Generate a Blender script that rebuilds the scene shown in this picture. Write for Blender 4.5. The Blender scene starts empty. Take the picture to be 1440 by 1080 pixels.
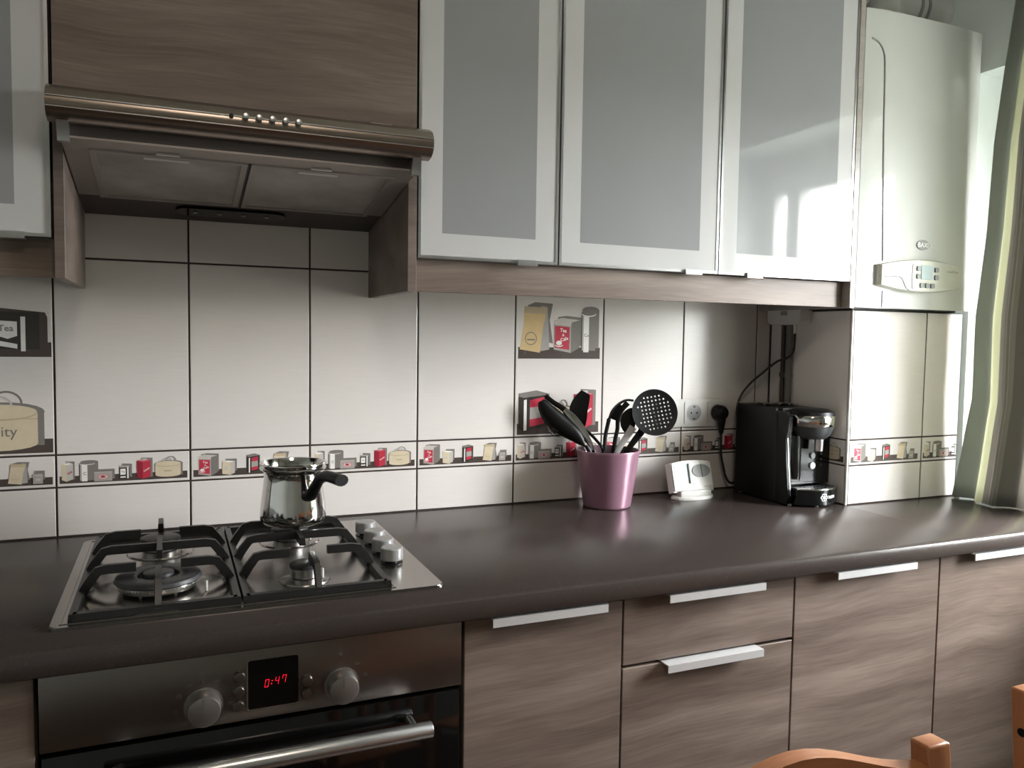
import bpy, bmesh, math, random
from mathutils import Vector, Matrix, Euler
random.seed(7)
C = bpy.context.scene.collection
H = 0.90                                   # height of the worktop above the floor; all z below are relative to the worktop
PI = math.pi
# ------------------------------------------------------------------ camera
F_PX, YAW, PITCH, ROLL = 1119.91, .4051, -.0586, .015
cam = bpy.data.cameras.new('camera'); camo = bpy.data.objects.new('camera', cam); C.objects.link(camo)
cam.sensor_fit = 'HORIZONTAL'; cam.sensor_width = 36.0; cam.lens = F_PX / 1440 * 36.0
cam.clip_start = .02
fw = Vector((math.sin(YAW)*math.cos(PITCH), math.cos(YAW)*math.cos(PITCH), math.sin(PITCH)))
rt = Vector((math.cos(YAW), -math.sin(YAW), 0)); up = rt.cross(fw)
R2 = rt*math.cos(ROLL) + up*math.sin(ROLL); U2 = -rt*math.sin(ROLL) + up*math.cos(ROLL)
m3 = Matrix((R2, U2, -fw)).transposed()
camo.matrix_world = Matrix.Translation((.2141, -1.8162, .4174+H)) @ m3.to_4x4()
bpy.context.scene.camera = camo
# ------------------------------------------------------------------ world, light, exposure
w = bpy.data.worlds.new('world'); bpy.context.scene.world = w; w.use_nodes = True
nt = w.node_tree; bg = nt.nodes['Background']
wc = nt.nodes.new('ShaderNodeTexCoord'); wsx = nt.nodes.new('ShaderNodeSeparateXYZ'); wr = nt.nodes.new('ShaderNodeValToRGB'); wm = nt.nodes.new('ShaderNodeMapRange')
wm.inputs[1].default_value = -1; wm.inputs[2].default_value = 1          # overcast sky above the horizon, green-grey ground below it
nt.links.new(wc.outputs['Generated'], wsx.inputs[0]); nt.links.new(wsx.outputs['Z'], wm.inputs[0]); nt.links.new(wm.outputs[0], wr.inputs[0]); nt.links.new(wr.outputs[0], bg.inputs[0])
e_ = wr.color_ramp.elements; e_[0].position = .49; e_[0].color = (.20, .21, .19, 1); e_[1].position = .515; e_[1].color = (.955, .98, 1.0, 1)
bg.inputs[1].default_value = 19
vs = bpy.context.scene.view_settings
vs.view_transform = 'Standard'; vs.look = 'None'; vs.gamma = 1; vs.use_curve_mapping = False
vs.exposure = 2.0
def portal(loc, rot, sx, sy):
    l = bpy.data.lights.new('window_portal', 'AREA'); l.shape = 'RECTANGLE'; l.size = sx; l.size_y = sy
    l.cycles.is_portal = True
    o = bpy.data.objects.new('window_portal', l); C.objects.link(o); o.location = loc; o.rotation_euler = rot
portal((2.455, -1.04, .53+H), (0, PI/2, 0), 1.0, .75)
# ------------------------------------------------------------------ helpers
def lin(c):
    return tuple((x/255/12.92 if x/255 <= .04045 else ((x/255+.055)/1.055)**2.4) for x in c)
def newmat(name):
    m = bpy.data.materials.new(name); m.use_nodes = True
    return m, m.node_tree, m.node_tree.nodes['Principled BSDF']
def mat(name, rgb, rough=.5, metal=0., spec=.5, var=.05, scale=30., stretch=(1,1,1), bump=0., coat=0., trans=0., emit=None, rvar=.05, bscale=None):
    m, t, b = newmat(name); n = t.nodes; L = t.links
    tc = n.new('ShaderNodeTexCoord'); mp = n.new('ShaderNodeMapping'); mp.inputs['Scale'].default_value = stretch
    nz = n.new('ShaderNodeTexNoise'); nz.inputs['Scale'].default_value = scale; nz.inputs['Detail'].default_value = 4
    L.new(tc.outputs['Object'], mp.inputs[0]); L.new(mp.outputs[0], nz.inputs['Vector'])
    cr = n.new('ShaderNodeValToRGB'); c = lin(rgb)
    cr.color_ramp.elements[0].position = .3; cr.color_ramp.elements[1].position = .7
    cr.color_ramp.elements[0].color = tuple(x*(1-var) for x in c)+(1,)
    cr.color_ramp.elements[1].color = tuple(min(1, x*(1+var)) for x in c)+(1,)
    L.new(nz.outputs['Fac'], cr.inputs[0]); L.new(cr.outputs[0], b.inputs['Base Color'])
    mr = n.new('ShaderNodeMapRange'); mr.inputs[3].default_value = max(0, rough-rvar); mr.inputs[4].default_value = min(1, rough+rvar)
    L.new(nz.outputs['Fac'], mr.inputs[0]); L.new(mr.outputs[0], b.inputs['Roughness'])
    b.inputs['Metallic'].default_value = metal; b.inputs['Specular IOR Level'].default_value = spec
    b.inputs['Coat Weight'].default_value = coat; b.inputs['Coat Roughness'].default_value = .05
    b.inputs['Transmission Weight'].default_value = trans
    if bump:
        bp = n.new('ShaderNodeBump'); bp.inputs['Strength'].default_value = bump; bp.inputs['Distance'].default_value = .002
        L.new(nz.outputs['Fac'], bp.inputs['Height']); L.new(bp.outputs[0], b.inputs['Normal'])
    if emit:
        b.inputs['Emission Color'].default_value = lin(emit[0])+(1,); b.inputs['Emission Strength'].default_value = emit[1]
    return m
def wood(name, c0, c1, c2, rough=.45, axis='X', sc=1.0, spec=.35):
    m, t, b = newmat(name); n = t.nodes; L = t.links
    tc = n.new('ShaderNodeTexCoord'); oi = n.new('ShaderNodeObjectInfo')
    sh = n.new('ShaderNodeVectorMath'); sh.operation = 'SCALE'; sh.inputs[0].default_value = (7.3, 3.1, 5.7)
    L.new(oi.outputs['Random'], sh.inputs['Scale'])
    ad = n.new('ShaderNodeVectorMath'); ad.operation = 'ADD'
    L.new(tc.outputs['Object'], ad.inputs[0]); L.new(sh.outputs[0], ad.inputs[1])
    # gentle wander of the grain
    wz = n.new('ShaderNodeTexNoise'); wz.inputs['Scale'].default_value = 2.2; wz.inputs['Detail'].default_value = 2
    L.new(ad.outputs[0], wz.inputs['Vector'])
    sb = n.new('ShaderNodeVectorMath'); sb.operation = 'SCALE'; sb.inputs['Scale'].default_value = .07
    L.new(wz.outputs['Color'], sb.inputs[0])
    a2 = n.new('ShaderNodeVectorMath'); a2.operation = 'ADD'; L.new(ad.outputs[0], a2.inputs[0]); L.new(sb.outputs[0], a2.inputs[1])
    big = n.new('ShaderNodeMapping'); fine = n.new('ShaderNodeMapping')
    if axis == 'X':
        big.inputs['Scale'].default_value = (1.6*sc, 9*sc, 16*sc); fine.inputs['Scale'].default_value = (10*sc, 150*sc, 260*sc)
    else:
        big.inputs['Scale'].default_value = (16*sc, 9*sc, 1.6*sc); fine.inputs['Scale'].default_value = (260*sc, 150*sc, 10*sc)
    L.new(a2.outputs[0], big.inputs[0]); L.new(a2.outputs[0], fine.inputs[0])
    n1 = n.new('ShaderNodeTexNoise'); n1.inputs['Scale'].default_value = 1; n1.inputs['Detail'].default_value = 5; n1.inputs['Roughness'].default_value = .55
    n2 = n.new('ShaderNodeTexNoise'); n2.inputs['Scale'].default_value = 1; n2.inputs['Detail'].default_value = 2
    L.new(big.outputs[0], n1.inputs['Vector']); L.new(fine.outputs[0], n2.inputs['Vector'])
    cr = n.new('ShaderNodeValToRGB'); e = cr.color_ramp.elements
    e[0].position = .34; e[0].color = lin(c0)+(1,); e[1].position = .66; e[1].color = lin(c2)+(1,)
    k = e.new(.5); k.color = lin(c1)+(1,)
    mx = n.new('ShaderNodeMix'); mx.data_type = 'FLOAT'; mx.inputs[0].default_value = .22
    L.new(n1.outputs['Fac'], mx.inputs[2]); L.new(n2.outputs['Fac'], mx.inputs[3])
    L.new(mx.outputs[0], cr.inputs[0]); L.new(cr.outputs[0], b.inputs['Base Color'])
    b.inputs['Roughness'].default_value = rough; b.inputs['Specular IOR Level'].default_value = spec
    bp = n.new('ShaderNodeBump'); bp.inputs['Strength'].default_value = .12; bp.inputs['Distance'].default_value = .001
    L.new(n2.outputs['Fac'], bp.inputs['Height']); L.new(bp.outputs[0], b.inputs['Normal'])
    return m
M = {}
M['wood'] = wood('grey_brown_wood', (90,77,69), (113,99,90), (135,121,111))
M['wood_v'] = wood('grey_brown_wood_edge', (96,84,77), (114,101,94), (130,117,109))
M['panel_lit'] = wood('lit_grey_wood', (140,134,128), (158,152,146), (172,167,160), .3)  # wood of the panel by the boiler, colour lightened as if lit
M['pine'] = wood('orange_pine', (140,88,56), (160,104,68), (176,120,82), rough=.3, sc=1.4, spec=.5)
M['pine_v'] = wood('orange_pine_post', (140,88,56), (160,104,68), (176,120,82), rough=.3, axis='Z', sc=1.4, spec=.5)
M['counter'] = mat('dark_worktop', (57,50,47), .25, var=.08, scale=420, bump=.05, spec=.5, rvar=.06)
M['tile'] = mat('cream_tile', (222,216,211), .22, var=.025, scale=60, stretch=(.25,1,9), bump=.05, spec=.5, rvar=.05)
M['grout'] = mat('dark_grout', (58,46,42), .9, var=.1, scale=200)
M['trim'] = mat('pale_corner_strip', (225,222,216), .35)
M['paint'] = mat('white_wall_paint', (226,232,228), .85, var=.02, scale=8, bump=.03)
M['ceil'] = mat('white_ceiling_paint', (224,226,222), .9, var=.02, scale=8)
M['floor'] = mat('brown_floor', (74,56,46), .4, var=.15, scale=6, stretch=(1,8,1))
M['steel'] = mat('brushed_steel', (128,121,116), .30, 1., var=.05, scale=40, stretch=(1,40,40), rvar=.06, bump=.02)
M['steel_plate'] = mat('hob_steel', (158,154,150), .24, 1., var=.04, scale=40, stretch=(1,30,30), rvar=.05)
M['chrome'] = mat('polished_chrome', (205,203,200), .08, 1., var=.02, rvar=.02)
M['alu'] = mat('satin_aluminium', (200,200,200), .3, 1., var=.03, scale=50, stretch=(1,30,30))
M['white_glass'] = mat('white_frosted_glass', (196,196,196), .035, var=.01, scale=5, spec=.55, rvar=.005, coat=.3)
M['grey_glass'] = mat('grey_frosted_glass', (146,147,149), .035, var=.02, scale=5, spec=.55, rvar=.005, coat=.3)
M['cast'] = mat('black_cast_iron', (22,21,20), .38, var=.15, scale=300, bump=.15, spec=.5)
M['cap'] = mat('black_enamel_cap', (40,40,42), .42, var=.1, scale=120, spec=.5)
M['burner'] = mat('aluminium_burner', (190,188,186), .3, 1., var=.05, scale=80)
M['black_glass'] = mat('black_oven_glass', (8,8,8), .06, var=.1, scale=5, spec=.5, rvar=.02)
M['black'] = mat('matte_black_plastic', (10,10,11), .40, var=.12, scale=150, spec=.3)
M['gloss_black'] = mat('gloss_black_plastic', (13,14,16), .12, var=.1, scale=20, spec=.5, rvar=.03)
M['dark_grey'] = mat('dark_grey_plastic', (62,64,66), .35, var=.05)
M['grey'] = mat('grey_plastic', (128,132,130), .45, var=.05)
M['mid_grey'] = mat('silver_grey_plastic', (150,150,149), .32, .3, var=.04)
M['white'] = mat('white_plastic', (208,207,202), .32, var=.02, scale=20)
M['boiler'] = mat('white_enamel', (205,207,203), .06, var=.01, scale=6, spec=.5, rvar=.01, coat=.2)
M['boiler_panel'] = mat('cream_control_plastic', (196,196,184), .35, var=.02, scale=20)
M['lcd'] = mat('pale_display', (168,184,184), .18, var=.04, scale=60)
M['lamp'] = mat('fill_lamp_glow', (240,236,228), .5, var=.01, emit=((255,238,220), 5.0))  # glow of the added fill light on the ceiling
M['red_led'] = mat('red_led', (255,20,50), .5, var=.02, emit=((255,14,50), .28))
M['mauve'] = mat('metallic_mauve_lacquer', (160,120,138), .30, .35, var=.01, scale=250, rvar=.01, coat=.4)
M['mauve_in'] = mat('mauve_inside', (96,64,78), .5, var=.04)
M['cord'] = mat('black_brown_cord', (34,24,23), .5, var=.1)
M['pipe'] = mat('grey_pipe_paint', (104,102,98), .5, var=.06, scale=30)
M['filter'] = mat('greasy_filter_mesh', (150,145,138), .5, .5, var=.22, scale=14, bump=.05)
M['hoodsteel'] = mat('dull_hood_steel', (150,142,136), .42, .7, var=.06, scale=20, stretch=(1,12,12))
M['dark_hood'] = mat('dark_hood_back', (62,54,50), .5, var=.08)
M['handle'] = mat('bright_handle_aluminium', (206,206,206), .38, .35, var=.03, scale=50, stretch=(1,30,30))
M['knob'] = mat('grey_steel_knob', (150,146,142), .36, .9, var=.03)
M['steel_dark'] = mat('warm_bar_steel', (148,136,126), .3, 1., var=.05, scale=40, stretch=(1,40,40), rvar=.05)
M['wire'] = mat('grey_carcass', (70,62,57), .6, var=.06)
M['paper'] = mat('crumpled_foil_paper', (190,188,184), .3, .5, var=.1, scale=60)
M['ink'] = mat('grey_ink', (84,84,82), .6)
M['white_ink'] = mat('white_ink', (236,236,236), .4)
# tile print inks
PR = {'dk': (78,68,64), 'sh': (128,122,117), 'gr': (168,163,157), 'lg': (196,190,183), 'be': (212,197,170), 'tan': (214,186,138),
      'bd': (190,172,142), 'rd': (188,58,76), 'rs': (150,44,60), 'wh': (236,233,228), 'bk': (58,54,50), 'pk': (206,120,130)}
PM = {k: mat('print_'+k, v, .25, var=.04, scale=60) for k, v in PR.items()}
def window_glass():
    m, t, b = newmat('window_glass'); n = t.nodes; L = t.links
    n.remove(b); out = n['Material Output']
    tr = n.new('ShaderNodeBsdfTransparent'); gl = n.new('ShaderNodeBsdfGlossy'); gl.inputs['Roughness'].default_value = .02
    lw = n.new('ShaderNodeLayerWeight'); lw.inputs['Blend'].default_value = .5; mx = n.new('ShaderNodeMixShader')
    pw = n.new('ShaderNodeMath'); pw.operation = 'POWER'; pw.inputs[1].default_value = 5; L.new(lw.outputs['Facing'], pw.inputs[0])
    fr = n.new('ShaderNodeMath'); fr.operation = 'MULTIPLY_ADD'; fr.inputs[1].default_value = .8; fr.inputs[2].default_value = .05; L.new(pw.outputs[0], fr.inputs[0])
    L.new(fr.outputs[0], mx.inputs[0]); L.new(tr.outputs[0], mx.inputs[1]); L.new(gl.outputs[0], mx.inputs[2]); L.new(mx.outputs[0], out.inputs[0])
    return m
M['pane'] = window_glass()
def curtain_mat():
    m, t, b = newmat('striped_curtain_cloth'); n = t.nodes; L = t.links; out = n['Material Output']
    uv = n.new('ShaderNodeUVMap'); uv.uv_map = 'UVMap'; sx = n.new('ShaderNodeSeparateXYZ'); L.new(uv.outputs[0], sx.inputs[0])
    cr = n.new('ShaderNodeValToRGB'); cr.color_ramp.interpolation = 'CONSTANT'; e = cr.color_ramp.elements
    G, Y, T, W_ = (186,189,182), (236,236,214), (180,175,168), (214,212,205)
    st = [(0,G),(.12,Y),(.19,(226,227,205)),(.205,Y),(.275,T),(.315,W_),(.322,T),(.35,W_),(.356,T),(.40,(150,146,142)),(.50,T),(.56,Y),(.66,G),(.78,T),(.82,W_),(.83,T),(.88,Y),(.95,G)]
    e[0].position, e[0].color = 0, lin(st[0][1])+(1,); e[1].position, e[1].color = st[1][0], lin(st[1][1])+(1,)
    for p, c in st[2:]:
        k = e.new(p); k.color = lin(c)+(1,)
    nz = n.new('ShaderNodeTexNoise'); nz.inputs['Scale'].default_value = 900
    hs = n.new('ShaderNodeMix'); hs.data_type = 'RGBA'; hs.blend_type = 'MULTIPLY'; hs.inputs[0].default_value = .25
    L.new(sx.outputs[0], cr.inputs[0]); L.new(cr.outputs[0], hs.inputs[6]); L.new(nz.outputs['Color'], hs.inputs[7])
    L.new(hs.outputs[2], b.inputs['Base Color']); b.inputs['Roughness'].default_value = .8; b.inputs['Specular IOR Level'].default_value = .15
    tl = n.new('ShaderNodeBsdfTranslucent'); L.new(hs.outputs[2], tl.inputs['Color'])
    mx = n.new('ShaderNodeMixShader'); mx.inputs[0].default_value = .62
    L.new(b.outputs[0], mx.inputs[1]); L.new(tl.outputs[0], mx.inputs[2]); L.new(mx.outputs[0], out.inputs[0])
    return m
M['curtain'] = curtain_mat()

def V(*a): return Vector(a)
def add_box(bm, x0, x1, y0, y1, z0, z1, bev=0, seg=2, mi=0):
    r = bmesh.ops.create_cube(bm, size=1, matrix=Matrix.Translation(((x0+x1)/2, (y0+y1)/2, (z0+z1)/2)) @ Matrix.Diagonal((x1-x0, y1-y0, z1-z0, 1)))
    fs = set(f for v in r['verts'] for f in v.link_faces)
    for f in fs: f.material_index = mi
    if bev:
        es = list(set(e for v in r['verts'] for e in v.link_edges))
        q = bmesh.ops.bevel(bm, geom=es, offset=bev, segments=seg, profile=.5, affect='EDGES')
        for f in q['faces']: f.material_index = mi
    return r
def frame_of(d):
    d = d.normalized(); a = V(0,0,1) if abs(d.z) < .9 else V(1,0,0)
    u = d.cross(a).normalized(); return u, d.cross(u).normalized()
def add_cyl(bm, p, d, r, h, seg=24, r2=None, mi=0, bev=0):
    """cylinder from p along d for h"""
    d = Vector(d).normalized(); q = d.to_track_quat('Z', 'Y').to_matrix().to_4x4()
    res = bmesh.ops.create_cone(bm, cap_ends=True, cap_tris=False, segments=seg, radius1=r, radius2=r if r2 is None else r2, depth=h,
        matrix=Matrix.Translation(Vector(p)+d*h/2) @ q)
    for v in res['verts']:
        for f in v.link_faces: f.material_index = mi
    if bev:
        es = list(set(e for v in res['verts'] for e in v.link_edges if any(len(f.verts) > 4 for f in e.link_faces)))
        bmesh.ops.bevel(bm, geom=es, offset=bev, segments=2, profile=.5, affect='EDGES')
def add_lathe(bm, prof, c=(0,0,0), seg=32, mi=0, sy=1., close=False):
    rings = []
    for r, z in prof:
        if r < 1e-6: rings.append([bm.verts.new((c[0], c[1], c[2]+z))])
        else: rings.append([bm.verts.new((c[0]+r*math.cos(2*PI*i/seg), c[1]+sy*r*math.sin(2*PI*i/seg), c[2]+z)) for i in range(seg)])
    prs = list(zip(rings, rings[1:]))
    if close: prs.append((rings[-1], rings[0]))
    for a, b in prs:
        for i in range(seg):
            j = (i+1) % seg
            if len(a) == 1 and len(b) == 1: continue
            if len(a) == 1: f = bm.faces.new((a[0], b[j], b[i]))
            elif len(b) == 1: f = bm.faces.new((a[i], a[j], b[0]))
            else: f = bm.faces.new((a[i], a[j], b[j], b[i]))
            f.material_index = mi
def add_sweep(bm, pts, sec, mi=0, closed=False, upv=None):
    """sweep a section (function i -> list of (a,b)) along points; a is sideways, b is up"""
    pts = [Vector(p) for p in pts]; n = len(pts); rings = []
    for i, p in enumerate(pts):
        d = (pts[min(i+1, n-1)] - pts[max(i-1, 0)])
        if d.length < 1e-9: d = V(0,0,1)
        d.normalize(); a = Vector(upv) if upv else (V(0,0,1) if abs(d.z) < .95 else V(0,1,0))
        s = d.cross(a).normalized(); u = s.cross(d).normalized()
        rings.append([bm.verts.new(p + s*x + u*y) for x, y in sec(i/(n-1))])
    k = len(rings[0])
    for a, b in zip(rings, rings[1:]):
        for i in range(k):
            j = (i+1) % k; f = bm.faces.new((a[i], a[j], b[j], b[i])); f.material_index = mi
    f = bm.faces.new(rings[0][::-1]); f.material_index = mi; f = bm.faces.new(rings[-1]); f.material_index = mi
def circ(r, n=10, ry=None):
    return [(r*math.cos(2*PI*i/n), (ry or r)*math.sin(2*PI*i/n)) for i in range(n)]
def add_tube(bm, pts, r, n=10, mi=0): add_sweep(bm, pts, lambda t: circ(r(t) if callable(r) else r, n), mi)
def add_bar(bm, pts, w, h, mi=0, upv=None):
    add_sweep(bm, pts, lambda t: [(-w/2,-h/2),(w/2,-h/2),(w/2*.8,h/2),(-w/2*.8,h/2)], mi, upv=upv)
def smooth_pts(pts, n=6):
    pts = [Vector(p) for p in pts]; out = []
    for i in range(len(pts)-1):
        p0, p1, p2, p3 = pts[max(i-1,0)], pts[i], pts[i+1], pts[min(i+2,len(pts)-1)]
        for k in range(n):
            t = k/n
            out.append(.5*((2*p1)+(-p0+p2)*t+(2*p0-5*p1+4*p2-p3)*t*t+(-p0+3*p1-3*p2+p3)*t**3))
    out.append(pts[-1]); return out
def add_prism(bm, poly, fn, d0, d1, mi=0):
    """poly of 2-D points, fn(a, b, depth) -> 3-D"""
    A = [bm.verts.new(fn(a, b, d0)) for a, b in poly]; B = [bm.verts.new(fn(a, b, d1)) for a, b in poly]
    n = len(poly); fs = []
    for i in range(n):
        j = (i+1) % n; fs.append(bm.faces.new((A[i], A[j], B[j], B[i])))
    fs.append(bm.faces.new(A[::-1])); fs.append(bm.faces.new(B))
    for f in fs: f.material_index = mi
def yz(x0, x1): return (lambda a, b, d: (d, a, b)), x0, x1
def rrect(x0, x1, z0, z1, r, n=5):
    o = []
    for cx, cz, a0 in ((x1-r, z1-r, 0), (x0+r, z1-r, PI/2), (x0+r, z0+r, PI), (x1-r, z0+r, 1.5*PI)):
        for i in range(n+1):
            a = a0 + PI/2*i/n; o.append((cx+r*math.cos(a), cz+r*math.sin(a)))
    return o
LOC = {}
def finish(name, bm, mats, smooth=35):
    bmesh.ops.recalc_face_normals(bm, faces=bm.faces)
    me = bpy.data.meshes.new(name)
    if smooth:
        for f in bm.faces: f.smooth = True
        for e in bm.edges:
            if len(e.link_faces) == 2 and e.calc_face_angle(0) > math.radians(smooth): e.smooth = False
    bm.to_mesh(me); bm.free()
    for m in (mats if isinstance(mats, (list, tuple)) else [mats]): me.materials.append(M[m] if isinstance(m, str) else m)
    return me
def obj(name, bm, mats, parent=None, smooth=35, label=None, recalc=True):
    """geometry in worktop-relative room coordinates; the object keeps its thing's origin"""
    if parent is not None:
        for v in bm.verts: v.co -= LOC[parent.name]
    me = finish(name, bm, mats, smooth)
    o = bpy.data.objects.new(name, me); C.objects.link(o)
    if parent is not None:
        o.parent = parent; LOC[o.name] = LOC[parent.name]
    else:
        LOC[o.name] = V(0,0,0); o.location = (0,0,H)
    if label: o['label'] = label
    return o
def tag(o, label, cat, group=None, kind=None):
    o['label'] = label; o['category'] = cat
    if group: o['group'] = group
    if kind: o['kind'] = kind
    return o
def rebase(o, loc):
    """move the origin of a top-level mesh to loc"""
    loc = Vector(loc)
    for v in o.data.vertices: v.co -= loc
    LOC[o.name] = loc; o.location = loc + V(0,0,H); return o
def thing(name, label, cat, loc=(0,0,0), group=None, rz=0):
    o = bpy.data.objects.new(name, None); o.empty_display_size = .05; C.objects.link(o)
    o.location = Vector(loc)+V(0,0,H); o.rotation_euler = (0,0,rz); LOC[o.name] = Vector(loc)
    return tag(o, label, cat, group)
def structure(name, bm, mats, loc=None, smooth=0):
    o = obj(name, bm, mats, None, smooth); o['kind'] = 'structure'
    if loc is not None: rebase(o, loc)
    return o
B = bmesh.new
_txt = {}
def text_polys(s, bold=False):
    if s not in _txt:
        cu = bpy.data.curves.new('lettering', 'FONT'); cu.body = s; cu.align_x = 'LEFT'; cu.resolution_u = 2
        if bold: cu.offset = .02
        to = bpy.data.objects.new('lettering', cu); C.objects.link(to)
        dg = bpy.context.evaluated_depsgraph_get(); me = to.evaluated_get(dg).to_mesh()
        vs_ = [v.co.copy() for v in me.vertices]; fs = [list(p.vertices) for p in me.polygons]
        to.evaluated_get(dg).to_mesh_clear(); bpy.data.objects.remove(to); bpy.data.curves.remove(cu)
        _txt[s] = (vs_, fs)
    return _txt[s]
def add_text(bm, s, fn, width, height=None, mi=0, bold=False):
    """fn(a, b) maps flat text coordinates in metres to a 3-D point; text is centred on (0,0)"""
    vs_, fs = text_polys(s, bold)
    x0 = min(v.x for v in vs_); x1 = max(v.x for v in vs_); y0 = min(v.y for v in vs_); y1 = max(v.y for v in vs_)
    k = width/(x1-x0); ky = (height/(y1-y0)) if height else k
    nv = [bm.verts.new(fn((v.x-(x0+x1)/2)*k, (v.y-(y0+y1)/2)*ky)) for v in vs_]
    for f in fs:
        try: g = bm.faces.new([nv[i] for i in f]); g.material_index = mi
        except ValueError: pass
# ------------------------------------------------------------------ room shell
XR, XL, YF, ZF, ZC = 2.21, -1.7, -4.2, -H, 1.70
bm = B(); add_box(bm, XL-.15, XR+.45, YF-.15, .16, ZF-.1, ZF); structure('floor', bm, 'floor', (0,0,ZF))
bm = B(); add_box(bm, XL-.15, XR+.45, YF-.15, .16, ZC, ZC+.1); structure('ceiling', bm, 'ceil', (0,0,ZC))
bm = B(); add_box(bm, XL-.15, XR+.45, .011, .16, ZF, ZC); wall_back = structure('wall_back', bm, 'paint', (0,0,0))
bm = B(); add_box(bm, XL-.15, XL, YF, .011, ZF, ZC); structure('wall_left', bm, 'paint', (XL,0,0))
bm = B(); add_box(bm, XL-.15, XR+.45, YF-.15, YF, ZF, ZC)
structure('wall_front', bm, 'paint', (0,YF,0))
# right wall with the window opening
OY0, OY1, OZ0, OZ1 = -1.42, -.305, 0.0, 1.14
bm = B()
add_box(bm, XR, XR+.30, YF, OY0, ZF, ZC); add_box(bm, XR, XR+.30, OY1, .011, ZF, ZC)
add_box(bm, XR, XR+.30, OY0, OY1, ZF, OZ0-.002); add_box(bm, XR, XR+.30, OY0, OY1, OZ1, ZC)
structure('wall_right', bm, 'paint', (XR,0,0))
# window: white frame, sash with panes
win = thing('window_1', 'white framed window in the right wall behind the curtain', 'window', (XR+.22, (OY0+OY1)/2, OZ0)); del win['category']; win['kind'] = 'structure'
X0, X1 = XR+.19, XR+.25
bm = B(); gt = .985
for a in ((OY0,OY0+.07,OZ0,OZ1),(OY1-.42,OY1,OZ0,OZ1),(OY0+.07,OY1-.42,OZ0,OZ0+.08),(OY0+.07,OY1-.42,gt,OZ1)): add_box(bm, X0, X1, *a)
obj('window_frame', bm, 'white', win, 0)
bm = B(); add_box(bm, X0-.01, X1, -1.270, -1.205, OZ0+.08, gt); obj('mullion', bm, 'white', win, 0)
bm = B(); add_box(bm, X0+.025, X0+.031, -1.205, OY1-.42, OZ0+.08, gt); obj('window_pane', bm, 'pane', win, 0)
bm = B(); add_box(bm, X0+.025, X0+.031, OY0+.07, -1.270, OZ0+.08, gt); obj('window_pane', bm, 'pane', win, 0)

cl = thing('added_fill_lamp', 'unseen round fill lamp added on the ceiling above the camera', 'lamp', (.40,-2.0,ZC))  # fill light added to lift the dim left side; no lamp known here
bm = B(); add_lathe(bm, [(0,-.0005),(.235,-.0005),(.240,-.006),(.240,-.030),(.228,-.034),(.228,-.012),(0,-.012)], (.40,-2.0,ZC), 40); obj('fill_lamp_ring', bm, 'white', cl)
bm = B(); add_lathe(bm, [(.226,-.020),(.226,-.036),(.20,-.050),(.12,-.062),(0,-.066)], (.40,-2.0,ZC), 40); obj('fill_lamp_shade', bm, 'lamp', cl, 60, 'glowing shade of the added fill lamp')
# ------------------------------------------------------------------ tiles
W = .25; zD, zC_, zB, zA, zT = 0.001, .1015, .1676, .5626, .9576; G = .0019
bm = B(); add_box(bm, -1.5, 1.7985, .0015, .0109, 0, zT); obj('grout', bm, 'grout', wall_back, 0)
_tm = {}
def tile(parent, x0, x1, z0, z1, plane='back', off=0., name='tile'):
    """a tile on a plane: 'back' faces -Y at y=off; 'side' faces -X at x=off with x0,x1 running along -y"""
    w_, h_ = round(x1-x0-2*G, 4), round(z1-z0-2*G, 4); key = (w_, h_, plane, name)
    if key not in _tm:
        b = B(); add_box(b, 0, w_, 0, .008, 0, h_)
        fe = [e for e in b.edges if all(v.co.y < .001 for v in e.verts)]
        bmesh.ops.bevel(b, geom=fe, offset=.0011, segments=2, profile=.5, affect='EDGES')
        if plane == 'side':
            for v in b.verts: v.co = V(v.co.y, -v.co.x, v.co.z)
        _tm[key] = finish(name, b, 'tile', 0)
    o = bpy.data.objects.new(name, _tm[key]); C.objects.link(o); o.parent = parent
    p = V(x0+G, off, z0+G) if plane == 'back' else V(off, -(x0+G), z0+G)
    o.location = p - LOC[parent.name]; LOC[o.name] = p; return o
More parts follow.
